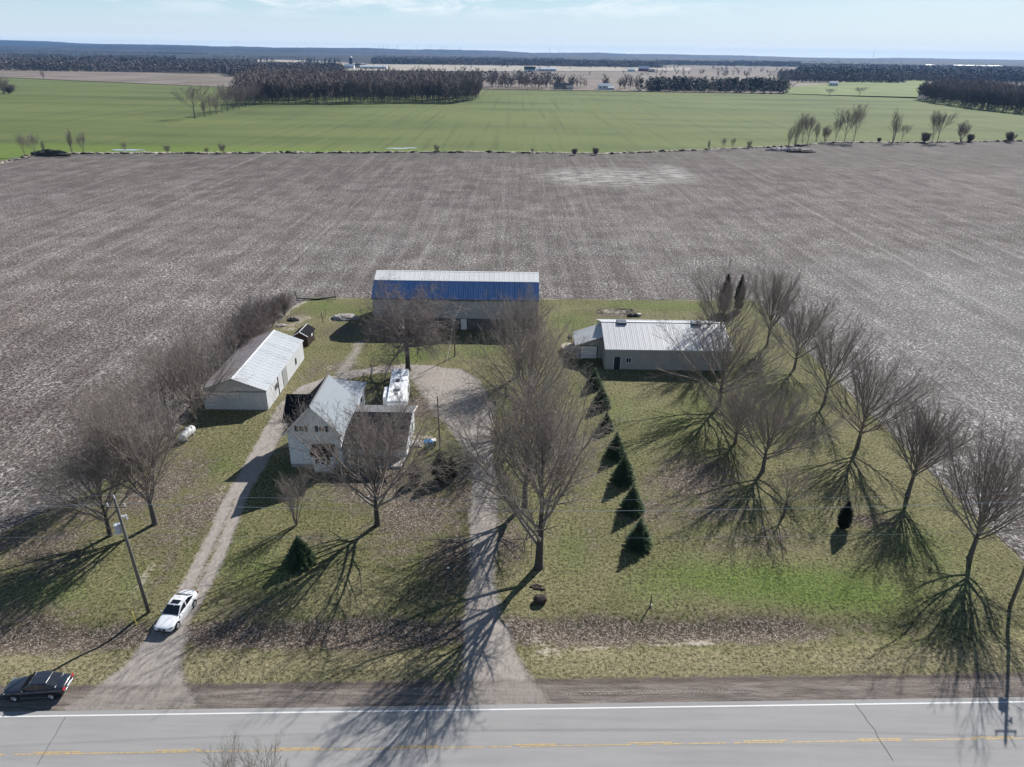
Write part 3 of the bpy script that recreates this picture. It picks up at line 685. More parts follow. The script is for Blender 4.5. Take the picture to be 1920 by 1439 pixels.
for i in range(6): proto('maple%d' % i, bare_tree(11 + i, 13, (2.5, 2.9, 2.2)[i % 3], .34, (24, 18, 21, 15)[i % 4], (54, 47, 60)[i % 3], dict(PM, wig=[(.03, .05, .065)[i % 3], .055, .07, .08], k=[(10, 12)[i % 2], 7, 4])), 13)
proto('big0', bare_tree(37, 18, 3.2, .60, 14, 58, dict(PB, k=[13, 9, 5]), low=1, leader=.72), 18, 'bark_dark', 'twig'); proto('big1', bare_tree(32, 17, 3.2, .46, 19, 46, PB), 17)
proto('big2', bare_tree(35, 17, 2.6, .46, 18, 56, PB), 17, 'bark_dark', 'twig')
proto('wild0', bare_tree(41, 14, 4.0, .44, 22, 88, PD, leader=False, env=lambda f: .55 + .35 * f), 14, 'bark_dark', 'twig_dark')
proto('small0', bare_tree(51, 6, 1.7, .13, 9, 50, PS), 6)
proto('shrub0', bare_tree(61, 6, 0, .05, 0, .42, PS, stems=13), 6, twig='twig')
proto('shrub1', bare_tree(62, 7, 0, .06, 0, .55, PS, stems=11), 6, twig='twig')
proto('thicket0', bare_tree(71, 4, 0, .035, 0, .75, PT, stems=20), 4, twig='twig_dark')
PF = dict(PS, rmin=.028, k=[11, 8])
proto('field0', bare_tree(81, 14, 3.0, .22, 10, 38, PF), 14, 'bark_dark', 'twig_dark'); proto('field1', bare_tree(82, 14, 1.5, .20, 9, 30, PF), 14, 'bark_dark', 'twig_dark')
proto('field2', bare_tree(83, 14, 4.5, .24, 11, 55, PF), 14, 'bark_dark', 'twig_dark')
proto('multi0', bare_tree(84, 12, 0, .13, 0, .28, PF, stems=6), 12, twig='twig_dark')
proto('fthicket', bare_tree(72, 4, 0, .05, 0, .75, dict(PT, rmin=.03), stems=16), 4, twig='twig_dark'); proto('fshrub', bare_tree(73, 7, 0, .07, 0, .55, dict(PS, rmin=.025), stems=11), 6, twig='twig_dark')
def place_tree(kind, x, y, h, label, group, name='maple_tree', cat='tree', w=1.0, rz=None, wy=None):
    me = TREES[kind]; e = empty(name, (x, y, gz(x, y) - .03), rnd.uniform(0, 6.28) if rz is None else rz, label=label, cat=cat, group=group)
    e.scale = (h * w, h * (wy or w), h)
    for k_, m_ in me.items(): link('stems' if (k_ == 'crown' and 'trunk' not in me) else k_, m_, e)
    return e
def PX(kind, bx, by, ty, label, group, name='maple_tree', cat='tree', w=1.0, rz=None):
    X, Y = G(bx, by); return place_tree(kind, X, Y, hgt(bx, by, ty) * 1.0, label, group, name, cat, w, rz)
g_row = 'maples in the row along the right edge of the lawn'
for k_, (bx, by, ty, kd, w, lb) in enumerate([
    (1818, 1046, 806, 'maple0', 1.0, 'bare maple nearest the road in the row by the right field edge'),
    (1702, 928, 738, 'maple4', 1.05, 'bare maple second from the road in the right row, fan crown with a flat top'),
    (1607, 840, 655, 'maple2', 1.0, 'bare maple third from the road in the right row, behind the dark cedar'),
    (1545, 757, 595, 'maple3', .9, 'bare maple fourth from the road in the right row'),
    (1489, 692, 545, 'maple5', 1.05, 'bare maple fifth from the road in the right row, wide crown leaning to the field'),
    (1438, 648, 497, 'maple1', .85, 'farthest bare maple of the right row, slim crown against the stubble field')]):
    PX(kd, bx, by, ty, lb, g_row, w=w * .84)
g_in = 'bare trees on the lawn beside the grey metal barn'
PX('maple2', 1348, 762, 590, 'bare tree before the right end of the grey metal barn', g_in, w=1.0)
place_tree('maple3', 33.8, 108.5, 15.5, 'tall narrow bare tree at the back corner of the grey metal barn', g_in, w=.72)
PX('maple5', 1430, 884, 712, 'bare maple with a brush-like crown standing free on the lawn inside the right row', g_in, w=1.05)
PX('maple0', 1378, 832, 716, 'short bare maple half hidden behind the brush-crowned lawn maple', g_in, w=1.1)
PX('small0', 1470, 966, 868, 'small thin bare young tree between the lawn maple and the dark cedar', g_in, name='young_tree', w=1.15)
g_dr = 'big bare trees along the east driveway'
PX('big0', 1010, 1064, 742, 'largest bare maple with a thick forked trunk, nearest the road beside the east driveway', g_dr, w=.80, rz=2.4)
PX('big1', 984, 950, 690, 'big bare maple directly behind the roadside giant, on the edge of the east driveway', g_dr, w=.9)
PX('big2', 988, 800, 588, 'wide bare maple in the middle of the driveway row, left of the small spruces', g_dr, w=.84)
PX('big1', 972, 706, 545, 'farthest big bare maple of the driveway row, in front of the blue-roofed barn', g_dr, w=1.0, rz=1.0)
g_y = 'bare trees round the house'
PX('wild0', 765, 694, 524, 'spreading bare tree with a rounded tangled crown beside the end of the caravan', g_y, name='bare_tree', w=.92)
PX('big2', 708, 984, 728, 'large bare tree in front of the white house, hiding its right side', g_y, name='bare_tree', w=.86, rz=.7)
PX('shrub0', 556, 985, 886, 'vase-shaped many-stemmed bare shrub on the front lawn', g_y, name='bare_shrub', cat='shrub', w=1.0)
g_l = 'bare trees along the left edge of the yard'
PX('big1', 291, 982, 728, 'bare tree with a stout forked trunk between the west driveway and the left field', g_l, name='bare_tree', w=.85, rz=3.1)
PX('big2', 207, 1004, 790, 'bare tree right behind the utility pole with a transformer', g_l, name='bare_tree', w=.85, rz=4.4)
PX('big1', 240, 900, 705, 'dense bare tree at the field edge behind the two trees by the pole', g_l, name='bare_tree', w=.9, rz=5.0)
PX('big2', 366, 796, 628, 'bare tree beside the white propane tank and the shed corner', g_l, name='bare_tree', w=.95, rz=.3)
PX('shrub1', 318, 812, 650, 'broad bare thicket tree left of the propane tank', g_l, name='bare_shrub', cat='shrub', w=1.15)
PX('shrub1', 402, 722, 600, 'pale grey many-stemmed shrub against the left roof slope of the long shed', g_l, name='bare_shrub', cat='shrub', w=1.1)
PX('shrub0', 372, 745, 620, 'grey bare shrub at the field edge behind the tree by the shed', g_l, name='bare_shrub', cat='shrub', w=1.2)
PX('shrub1', 430, 690, 590, 'bare shrub between the shed roof and the dark thicket', g_l, name='bare_shrub', cat='shrub', w=1.0)
g_t = 'dark thicket bushes at the top left corner of the yard'
for bx, by, ty, w, lb in ((470, 655, 566, .95, 'dark dense bush, lowest of the thicket behind the long shed'), (492, 630, 556, 1.0, 'tallest dark dense bush in the middle of the thicket'), (512, 612, 552, .9, 'dark bush of the thicket next to the burnt pile'), (534, 592, 544, .9, 'last dark bush of the thicket below the corner fence post'), (452, 675, 590, .9, 'dark bush touching the far left roof corner of the long shed')):
    PX('thicket0', bx, by, ty, lb, g_t, name='thicket_bush', cat='bush', w=w)

# ------------------------------------------------------------------ spruces and cedars
def conifer(seed, tiers, per, droop, wid, prof, leafl=.16):
    q = random.Random(seed); V = []; F = []
    def leaf(p, d, l, w_):
        u = d.cross(Vector((q.uniform(-1, 1), q.uniform(-1, 1), 1.2))).normalized() * w_; b = len(V)
        V.extend([p - u, p + u, p + d * l]); F.append((b, b + 1, b + 2))
    for i in range(tiers):
        z = .04 + .95 * i / tiers; R = prof(z) * wid
        m_ = max(3, int(per * (R / wid) + 3)); ph = q.uniform(0, 6.28)
        for j in range(m_):
            a = ph + 6.28 * j / m_ + q.uniform(-.2, .2); L = R * q.uniform(.78, 1.12)
            d = Vector((cos(a), sin(a), droop * q.uniform(.6, 1.3))).normalized(); p0 = Vector((0, 0, z + q.uniform(-.012, .012))); n = max(4, int(L / .02))
            for k in range(n):
                f = .2 + .8 * k / n; p = p0 + d * L * f + Vector((0, 0, -.18 * L * f * f))
                for s_ in (-1, 1, 0):
                    dd = (d + Vector((-d.y, d.x, 0)) * s_ * q.uniform(.5, 1.1) + Vector((0, 0, q.uniform(-.5, .25)))).normalized()
                    leaf(p, dd, leafl * L * (1.15 - f * .5) * q.uniform(.7, 1.3) + .012, .010 + .006 * q.random())
    return np.array([tuple(v) for v in V]), np.array(F)
def conifer_meshes(seed, tiers, per, droop, wid, prof, m, **k):
    V, F = conifer(seed, tiers, per, droop, wid, prof, **k)
    Vt, Ft = tube_arrays([((0, 0, -.02), (0, 0, .5), .022, .014), ((0, 0, .5), (0, 0, .97), .014, .003)], 7)
    return {'crown': np_mesh('crown', V, F, M[m]), 'trunk': np_mesh('trunk', Vt, Ft, M['bark_dark'])}
SPR = [conifer_meshes(s_, 28, 18, .12, .42, lambda z: (1 - z) ** .85 + .02 if z > .1 else .8 + z, 'needle', leafl=.20) for s_ in (1, 2)]
CED = [conifer_meshes(s_, 30, 13, .9, .15, lambda z: min(1, (1 - z) * 1.7 + .1) * (.75 + min(z, .25)), 'cedar', leafl=.45) for s_ in (5, 6)]
TREES['spruce0'], TREES['spruce1'], TREES['cedar0'], TREES['cedar1'] = SPR[0], SPR[1], CED[0], CED[1]
gs = 'young spruces in a line east of the driveway'
for i, (bx, by, ty, w, lb) in enumerate([(1197, 1024, 969, 1.0, 'largest young spruce, nearest the road in the line'), (1184, 958, 906, .98, 'second young spruce from the road in the line'), (1168, 903, 847, .9, 'third young spruce from the road in the line'),
    (1154, 855, 808, .95, 'fourth young spruce from the road, with twigs of the big maple before it'), (1136, 806, 771, 1.0, 'smallest round young spruce, fifth from the road'), (1127, 763, 720, 1.0, 'sixth young spruce from the road, second from the grey barn'), (1114, 726, 688, 1.05, 'young spruce at the corner of the grey barn, farthest of the line')]):
    PX('spruce%d' % (i % 2), bx, by, ty, lb, gs, name='spruce_tree', w=w)
PX('spruce0', 564, 1056, 1003, 'lone dark spruce on the front lawn below the bare shrub', None, name='spruce_tree', w=1.15)
gc = 'dark cedars round the house and lawn'
PX('cedar0', 826, 899, 846, 'pointed dark cedar at the corner of the flower bed by the house', gc, name='cedar_tree', w=1.8)
PX('cedar1', 846, 898, 858, 'rounder dark cedar right beside the pointed one', gc, name='cedar_tree', w=1.7)
PX('cedar1', 780, 906, 866, 'low dark evergreen bush against the front of the east wing', gc, name='cedar_tree', w=1.9)
PX('cedar0', 1580, 992, 938, 'solitary black-green cedar on the lawn under the third row maple', gc, name='cedar_tree', w=1.5)
PX('cedar0', 827, 614, 572, 'slim cedar left of the door at the foot of the blue-roofed barn', gc, name='cedar_tree', w=1.1)
PX('cedar1', 893, 615, 568, 'slim cedar right of the door at the foot of the blue-roofed barn', gc, name='cedar_tree', w=1.1)
PX('cedar0', 1356, 586, 512, 'tall dark columnar cedar, left of the pair behind the grey barn', gc, name='cedar_tree', w=1.1)
PX('cedar1', 1383, 582, 514, 'tall dark columnar cedar, right of the pair behind the grey barn', gc, name='cedar_tree', w=1.0)

# ------------------------------------------------------------------ building helpers
def sheets(parent, a, u, v, n, m, name='roof_sheet', th=.03, rib=.045, ribs=3, lift=.0):
    """n ribbed sheets laid side by side along u (total), each running along v, from corner a"""
    a, u, v = Vector(a), Vector(u), Vector(v); nn = u.cross(v).normalized()
    if nn.z < -1e-6: nn = -nn
    elif abs(nn.z) < 1e-6 and nn.y > 0: nn = -nn
    us = u / n; ul = u.normalized(); q = MB(); e0 = ul * .014; o0 = nn * lift
    A, B, Cc, D = o0 + e0, o0 + us - e0, o0 + us - e0 + v, o0 + e0 + v
    vs = [A, B, Cc, D, A + nn * th, B + nn * th, Cc + nn * th, D + nn * th]
    q.add(vs, [(0, 3, 2, 1), (4, 5, 6, 7), (0, 1, 5, 4), (1, 2, 6, 5), (2, 3, 7, 6), (3, 0, 4, 7)])
    for k in range(ribs):
        c = o0 + us * ((k + .5) / ribs) + nn * th; w = ul * rib / 2; h = nn * rib * .6
        q.add([c - w, c + w, c + w * .5 + h, c - w * .5 + h, c - w + v, c + w + v, c + w * .5 + h + v, c - w * .5 + h + v], [(0, 1, 2, 3), (7, 6, 5, 4), (1, 5, 6, 2), (3, 2, 6, 7), (0, 3, 7, 4)])
    me = q.mesh(name, m)
    for i in range(n): o = link(name, me, parent, a + us * i)
def window(parent, x0, x1, z0, z1, y, mull=True, shut=False, face=-1):
    fr = MB(); d = face; w = .07
    Y0_, Y1_ = sorted((y, y + d * .06))
    for r4 in ((x0, x1, z0, z0 + w), (x0, x1, z1 - w, z1), (x0, x0 + w, z0 + w, z1 - w), (x1 - w, x1, z0 + w, z1 - w)): fr.box(r4[0], r4[1], Y0_, Y1_, r4[2], r4[3])
    if mull: fr.box((x0 + x1) / 2 - .03, (x0 + x1) / 2 + .03, Y0_, Y1_, z0 + w, z1 - w)
    f = fr.obj('window', M['white'], parent); g = MB(); ya, yb = sorted((y + d * .004, y + d * .03))
    g.box(x0 + w, x1 - w, ya, yb, z0 + w, z1 - w); g.obj('pane', M['window'], f)
    if shut:
        for xs in (x0 - .42, x1 + .06):
            s_ = MB(); s_.box(xs, xs + .36, *sorted((y + d * .002, y + d * .05)), z0, z1)
            for k in range(5): zz = z0 + .08 + k * (z1 - z0 - .12) / 5; s_.box(xs + .04, xs + .32, *sorted((y + d * .05, y + d * .065)), zz, zz + .06)
            s_.obj('shutter', M['shutter'], parent)

# ---- blue-roofed barn
bx0, bx1 = G(700, 617)[0], G(1008, 617)[0] + .1
BY, BD = 119.4, 12.4; ez, kz, rz_ = 5.75, 7.95, 8.85
b = empty('gambrel_barn', (0, 0, 0), label='long barn with a blue lower roof, white upper roof and grey board walls', cat='barn')
q = MB(); L0, L1 = bx0 + .15, bx1 - .15
q.prism([(BY, 2.1), (BY, ez - .05), (BY + 3.2, kz - .12), (BY + BD / 2, rz_ - .12), (BY + BD - 3.2, kz - .12), (BY + BD, ez - .05), (BY + BD, 2.1)], 'x', L0, L1); q.obj('wall', M['wall_board'], b)
q = MB(); q.box(L0 - .06, L1 + .06, BY - .06, BY + BD + .06, -.2, 2.1); q.obj('foundation', M['stone'], b)
sheets(b, (L0, BY - .03, 2.12), (L1 - L0, 0, 0), (0, 0, ez - 2.2), 33, M['wall_board'], 'wall_board', .02, .03, 3)
sl = (kz - ez) / 3.5
n = 33
sheets(b, (bx0, BY - .35, ez - .1), (bx1 - bx0, 0, 0), (0, 3.55, kz - ez + .1), n, M['roof_blue'], 'roof_sheet')
sheets(b, (bx0, BY + 3.2, kz + .02), (bx1 - bx0, 0, 0), (0, BD / 2 - 3.2, rz_ - kz), n, M['roof_ridge'], 'roof_sheet')
sheets(b, (bx0, BY + BD - 3.2, kz + .02), (bx1 - bx0, 0, 0), (0, -(BD / 2 - 3.2), rz_ - kz), n, M['roof_ridge'], 'roof_sheet')
sheets(b, (bx0, BY + BD + .35, ez - .1), (bx1 - bx0, 0, 0), (0, -3.55, kz - ez + .1), n, M['roof_blue'], 'roof_sheet')
q = MB(); q.slab((bx0, BY + BD / 2 - .2, rz_ + .03), (bx1, BY + BD / 2 - .2, rz_ + .03), (bx1, BY + BD / 2 + .2, rz_ + .03), (bx0, BY + BD / 2 + .2, rz_ + .03), .02); q.obj('ridge_cap', M['white_metal'], b)
q = MB(); q.box(bx0, bx1, BY - .40, BY - .33, ez - .2, ez - .04); q.obj('eave_board', M['dark_trim'], b)
def onY(px, py, Y):
    d = ray(px, py); k = Y / d.y; return d.x * k, CAM_H + d.z * k
dx0, _ = onY(864, 600, BY); dx1, _ = onY(875, 600, BY)
q = MB(); q.box(dx0, dx1, BY - .12, BY - .061, -.05, 2.0); d_ = q.obj('door', M['white'], b); q = MB(); q.box(dx0 + .08, dx0 + .14, BY - .17, BY - .12, .95, 1.05); q.obj('handle', M['black'], d_)
q = MB(); q.box(dx0 - .12, dx0 - .01, BY - .1, BY - .061, -.05, 2.08); q.box(dx1 + .01, dx1 + .12, BY - .1, BY - .061, -.05, 2.08); q.obj('door_frame', M['dark_trim'], b)
hx, hz_ = onY(893, 573, BY); q = MB(); q.box(hx - .75, hx + .75, BY - .10, BY - .06, hz_ - .75, hz_ + .7); q.obj('loft_door', M['wall_board'], b)
q = MB(); q.box(hx - .85, hx + .85, BY - .15, BY - .10, hz_ + .70, hz_ + .80); q.obj('door_track', M['grey_trim'], b)

# ---- grey metal barn with lean-to
g = empty('metal_barn', (0, 0, 0), label='long low grey metal barn with a pale roof and a lean-to on its left end', cat='barn')
GX0, GX1, GY, GD, GE, GR = 14.6, 34.1, 102.65, 13.0, 3.6, 5.55
q = MB(); q.prism([(GY, -.1), (GY, GE - .05), (GY + GD / 2, GR - .1), (GY + GD, GE - .05), (GY + GD, -.1)], 'x', GX0, GX1); q.obj('wall', M['wall_grey'], g)
sheets(g, (GX0, GY - .03, 0), (GX1 - GX0, 0, 0), (0, 0, GE - .1), 21, M['wall_grey'], 'wall_sheet', .02, .03, 3)
sheets(g, (GX0 - .25, GY - .35, GE - .1), (GX1 - GX0 + .5, 0, 0), (0, GD / 2 + .35, GR - GE + .12), 22, M['roof_pale'])
sheets(g, (GX0 - .25, GY + GD + .35, GE - .1), (GX1 - GX0 + .5, 0, 0), (0, -GD / 2 - .35, GR - GE + .12), 22, M['roof_pale'])
q = MB(); q.box(GX0 - .27, GX1 + .27, GY - .42, GY - .36, GE - .22, GE - .06); q.obj('eave_trim', M['white'], g)
q = MB(); q.box(GX0 - .3, GX1 + .3, GY + GD / 2 - .16, GY + GD / 2 + .16, GR + .04, GR + .09); q.obj('ridge_cap', M['white_metal'], g)
for px_ in (1165, 1305):
    vx, _ = onY(px_, 604, GY + GD / 2); q = MB(); q.prism([(GY + GD / 2 - .8, GR - .2), (GY + GD / 2 - .8, GR + .12), (GY + GD / 2, GR + .28), (GY + GD / 2 + .8, GR + .12), (GY + GD / 2 + .8, GR - .12)], 'x', vx - .75, vx + .75); q.obj('ridge_vent', simple('blue_grey_vent', (.025, .045, .08), .5, .2), g)
q = MB(); q.box(15.95, 16.95, GY - .12, GY - .055, .02, 2.1); d_ = q.obj('door', M['dark_trim'], g)
q = MB(); q.box(16.2, 16.7, GY - .15, GY - .121, 1.1, 1.8); q.box(16.2, 16.7, GY - .15, GY - .121, .3, .8); q.obj('pane', M['window'], d_)
q = MB(); q.box(15.85, 15.95, GY - .13, GY - .055, .02, 2.2); q.box(16.95, 17.05, GY - .13, GY - .055, .02, 2.2); q.obj('door_frame', M['white'], g)
window(g, 17.8, 18.65, 1.15, 2.05, GY - .055)
q = MB(); LX = 10.3
q.prism([(LX, -.1), (LX, 2.55), (GX0 - .01, 4.05), (GX0 - .01, -.1)], 'y', 107.0, 111.8); lt = q.obj('lean_to', M['wall_grey'], g)
a_ = MB(); 
sheets(g, (LX - .25, 105.8, 2.62), (0, 6.1, 0), (GX0 - LX + .22, 0, 1.62), 7, M['roof_pale'])
a_ = MB(); a_.box(11.1, 13.7, 106.92, 106.995, .0, 2.1); gd_ = a_.obj('garage_door', M['white'], g)
a_ = MB()
for k in range(1, 4): a_.box(11.1, 13.7, 106.90, 106.918, k * .52, k * .52 + .03)
a_.obj('door_seam', M['grey_trim'], gd_)
a_ = MB(); a_.box(10.98, 11.08, 106.9, 106.995, 0, 2.2); a_.box(13.72, 13.82, 106.9, 106.995, 0, 2.2); a_.box(11.08, 13.72, 106.9, 106.995, 2.12, 2.22); a_.obj('door_frame', M['dark_trim'], g)
# earth bank and iron stand beside it
q = MB(); q.prism([(8.2, -.1), (8.7, .75), (10.2, .8), (10.25, -.1)], 'y', 108.4, 111.6); q.blob((9.3, 110, .75), (1.1, 1.6, .22), 3, 0, 2, .2)
tag(q.obj('earth_bank', M['dead_grass'], smooth=False), 'low straw-covered earth bank against the outer side of the lean-to', 'bank')
st_ = empty('iron_stand', (9.75, 113.0, 0), label='small black iron stand on four legs behind the straw-covered bank', cat='stand')
for dx in (-.28, .28):
    for dy in (-.2, .2): q = MB(); q.box(dx - .04, dx + .04, dy - .04, dy + .04, 0, .95); q.obj('leg', M['black'], st_)
q = MB(); q.box(-.36, .36, -.28, .28, .95, 1.45); q.obj('firebox', M['black'], st_, bevel=.04); q = MB(); q.cyl((-.12, 0), .14, 1.45, 1.62, 8); q.obj('chimney', M['black'], st_)

# ---- long white shed
s = empty('long_shed', (0, 0, 0), label='long weathered white shed with a bright galvanised roof, rusting on its left slope', cat='shed')
SX0, SX1, SXR, SY0, SY1 = -42.2, -33.55, -37.85, 87.0, 105.2; SE, SR = 3.05, 4.68
q = MB(); q.prism([(SX0, -.1), (SX0, SE), (SXR, SR - .05), (SX1, SE), (SX1, -.1)], 'y', SY0, SY1); q.obj('wall', M['wall_shed'], s)
sheets(s, (SX1 + .22, SY0 - .25, SE - .06), (0, SY1 - SY0 + .5, 0), (SXR - SX1 - .22, 0, SR - SE + .1), 20, M['roof_white'], 'roof_sheet', .03, .04, 3)
sheets(s, (SX0 - .22, SY0 - .25, SE - .06), (0, SY1 - SY0 + .5, 0), (SXR - SX0 + .22, 0, SR - SE + .1), 20, M['roof_rust'], 'roof_sheet', .03, .04, 3)
q = MB(); q.prism([(SXR - .2, SR - .02), (SXR, SR + .12), (SXR + .2, SR - .02)], 'y', SY0 - .26, SY1 + .26); q.obj('ridge_cap', M['roof_white'], s)
sheets(s, (SX0, SY0 - .025, 0), (SX1 - SX0, 0, 0), (0, 0, 2.65), 10, M['wall_shed_front'], 'wall_board', .02, .02, 2)
q = MB(); q.box(SX0 + .05, SX1 - .05, SY0 - .09, SY0 - .05, 2.66, 2.82); q.obj('door_track', M['grey_trim'], s)
q = MB(); q.prism([(SX0 - .24, SE - .14), (SX0 - .24, SE), (SXR, SR + .02), (SX1 + .24, SE), (SX1 + .24, SE - .14), (SXR, SR - .14)], 'y', SY0 - .29, SY0 - .25); q.obj('gable_board', M['grey_trim'], s)
q = MB(); q.box(SX0 + 4.5, SX1 - .25, SY0 - .085, SY0 - .05, .06, 2.6); q.obj('sliding_door', M['wall_shed_front'], s)
q = MB(); q.prism([(SX0 + 1.6, 2.84), (SX0 + 1.6, 3.35), (SXR, 4.1), (SX1 - 1.6, 3.35), (SX1 - 1.6, 2.84)], 'y', SY0 - .03, SY0 - .001); q.obj('gable_panel', M['wall_shed_front'], s)
sheets(s, (SX1 + .03, SY0, 0), (0, SY1 - SY0, 0), (0, 0, SE - .12), 18, M['wall_shed'], 'wall_board', .015, .02, 2)
for (y0, y1, z0, z1, nm, mt) in ((90.5, 91.6, 1.35, 2.0, 'window', 'window'), (94.2, 96.2, .15, 2.7, 'side_door', 'grey_trim'), (100.5, 101.1, .9, 1.9, 'window', 'window'), (91.9, 92.1, 0, 2.7, 'downpipe', 'dark_trim')):
    q = MB(); q.box(SX1 + .05, SX1 + .11, y0, y1, z0, z1); q.obj(nm, M[mt], s)

# ---- small black-roofed shed
d = empty('garden_shed', (-35.25, 112.0, 0), radians(-4), label='small dark garden shed with a black gable roof and white rake trim', cat='shed')
q = MB(); q.prism([(-1.15, 0), (-1.15, 1.95), (0, 2.55), (1.15, 1.95), (1.15, 0)], 'y', -1.7, 1.7); q.obj('wall', M['brown_wood'], d)
for sgn in (-1, 1):
    q = MB(); q.slab((sgn * 1.42, -1.95, 1.88), (sgn * 1.42, 1.95, 1.88), (0, 1.95, 2.68), (0, -1.95, 2.68), .06 * sgn); q.obj('roof', M['shingle'], d)
    q = MB(); q.slab((sgn * 1.42, -2.02, 1.90), (sgn * 1.42, -1.94, 1.90), (0, -1.94, 2.70), (0, -2.02, 2.70), .12 * sgn); q.obj('rake_trim', M['white'], d)
q = MB(); q.box(-.05, .05, -1.95, 1.95, 2.67, 2.72); q.obj('ridge_cap', M['white'], d)
q = MB(); q.box(-.5, .5, -1.76, -1.7, .05, 1.75); q.obj('door', M['brown_wood'], d)
q = MB(); q.box(1.15, 1.2, .2, .8, 1.1, 1.7); q.obj('window', M['white'], d)

# ---- farmhouse
h = empty('farmhouse', (0, 0, 0), label='two-storey white farmhouse with a steep gable front and grey metal roof', cat='house')
HX0, HX1, HXR, HY0, HY1 = -26.1, -19.95, -23.02, 72.3, 80.4; HE, HR = 5.05, 8.30
q = MB(); q.prism([(HX0, .45), (HX0, HE), (HXR, HR - .1), (HX1, HE), (HX1, .45)], 'y', HY0, HY1); q.obj('wall', M['siding'], h)
q = MB(); q.box(HX0 + .02, HX1 - .02, HY0 + .02, HY1 - .02, -.2, .45); q.obj('foundation', M['concrete'], h)
dxr = HXR - HX0; k_ = (HR - HE) / dxr; ov = .45
for sgn, mt in ((1, 'roof_house'), (-1, 'shingle')):
    if mt == 'roof_house':
        M['roof_house'] = streaked('grey_steel_shingle_roof', (.17, .20, .23), (.12, .14, .16), .7, .6)
        n = 20; run = Vector((dxr + ov, 0, -(HR - HE) - k_ * ov)); st0 = Vector((HXR, HY0 - .45, HR)); w = HY1 - HY0 + .9
        for i in range(n):     # courses of shingle, each a board-like strip lapping the next
            a0 = st0 + run * (i / n); a1 = st0 + run * ((i + 1.08) / n); nn = Vector((k_, 0, 1)).normalized()
            q = MB(); q.slab(tuple(a1 + nn * .045), tuple(a1 + nn * .045 + Vector((0, w, 0))), tuple(a0 + nn * .012 + Vector((0, w, 0))), tuple(a0 + nn * .012), .035); q.obj('roof_course', M['roof_house'], h)
    else:
        q = MB(); q.slab((HX0 - ov, HY0 - .45, HE - k_ * ov), (HXR, HY0 - .45, HR), (HXR, HY1 + .45, HR), (HX0 - ov, HY1 + .45, HE - k_ * ov), .06); q.obj('roof', M['shingle'], h)
q = MB()
for sgn in (-1, 1):
    x1 = HXR + sgn * (dxr + ov); q.slab((x1, HY0 - .50, HE - k_ * ov + .01), (x1, HY0 - .46, HE - k_ * ov + .01), (HXR, HY0 - .46, HR + .01), (HXR, HY0 - .50, HR + .01), .2 * sgn)
q.obj('rake_board', M['white'], h)
q = MB(); q.prism([(HXR - .15, HR - .02), (HXR, HR + .08), (HXR + .15, HR - .02)], 'y', HY0 - .46, HY1 + .46); q.obj('ridge_cap', M['dark_trim'], h)
# cross gable on the west side
q = MB(); q.prism([(74.9, .45), (74.9, 5.0), (77.4, 7.1), (79.9, 5.0), (79.9, .45)], 'x', -27.0, -24); q.obj('west_gable', M['siding'], h)
q = MB(); q.slab((-27.35, 74.5, 4.74), (-24.3, 74.5, 4.74), (-24.3, 77.4, 7.18), (-27.35, 77.4, 7.18), .06); q.slab((-24.3, 80.3, 4.74), (-27.35, 80.3, 4.74), (-27.35, 77.4, 7.18), (-24.3, 77.4, 7.18), .06); q.obj('west_gable_roof', M['shingle'], h)
window(h, -24.72, -24.02, 4.85, 5.6, HY0, shut=True); window(h, -22.35, -21.65, 4.85, 5.6, HY0, shut=True)
# bay with a dark hood
q = MB(); q.prism([(-23.25, .0), (-22.95, 1.0), (-22.95, 1.0), (-23.25, 1.0)], 'y', 71.5, 71.52)
q = MB(); q.box(-23.1, -20.9, 71.35, HY0 - .003, .0, 2.45); q.obj('bay', M['siding'], h)
q = MB(); q.slab((-23.35, 71.0, 2.5), (-20.65, 71.0, 2.5), (-20.65, HY0 - .01, 3.25), (-23.35, HY0 - .01, 3.25), .12); q.box(-23.3, -20.7, 71.05, 71.12, 2.2, 2.42); q.obj('bay_hood', M['shingle'], h)
for x0 in (-22.95, -22.25, -21.6): window(h, x0, x0 + .58, .95, 2.3, 71.35, mull=False)
# east wing
WX0, WX1, WY0, WY1 = HX1 + .003, -12.7, 74.7, 82.0
q = MB(); q.prism([(WY0, .3), (WY0, 3.22), (78.3, 4.25), (WY1, 3.35), (WY1, .3)], 'x', WX0, WX1); q.obj('east_wing', M['siding'], h)
q = MB(); q.box(WX0, WX1 - .03, WY0 + .02, WY1 - .02, -.2, .3); q.obj('foundation', M['concrete'], h)
q = MB(); q.slab((WX0 + .01, 72.2, 2.72), (WX1 + .4, 72.2, 2.72), (WX1 + .4, 78.3, 4.42), (WX0 + .01, 78.3, 4.42), .08); q.obj('wing_roof', M['shingle'], h)
q = MB(); q.slab((WX1 + .4, WY1 + .45, 3.28), (WX0 - .2, WY1 + .45, 3.28), (WX0 - .2, 78.3, 4.42), (WX1 + .4, 78.3, 4.42), .08); q.obj('wing_roof', M['shingle_lit'], h)
q = MB(); q.prism([(72.2, 2.6), (72.2, 2.76), (78.3, 4.45), (WY1 + .46, 3.30), (WY1 + .46, 3.12), (78.3, 4.25)], 'x', WX1 + .4, WX1 + .45); q.obj('rake_board', M['white'], h)
for y0 in (75.6, 79.6):
    q = MB(); q.box(WX1, WX1 + .05, y0, y0 + .8, 1.0, 2.2); f_ = q.obj('window', M['white'], h); q = MB(); q.box(WX1 + .051, WX1 + .06, y0 + .08, y0 + .72, 1.08, 2.12); q.obj('pane', M['window'], f_)
q = MB(); q.box(WX1, WX1 + .05, 77.6, 78.5, .32, 2.35); q.obj('door', M['grey_trim'], h)
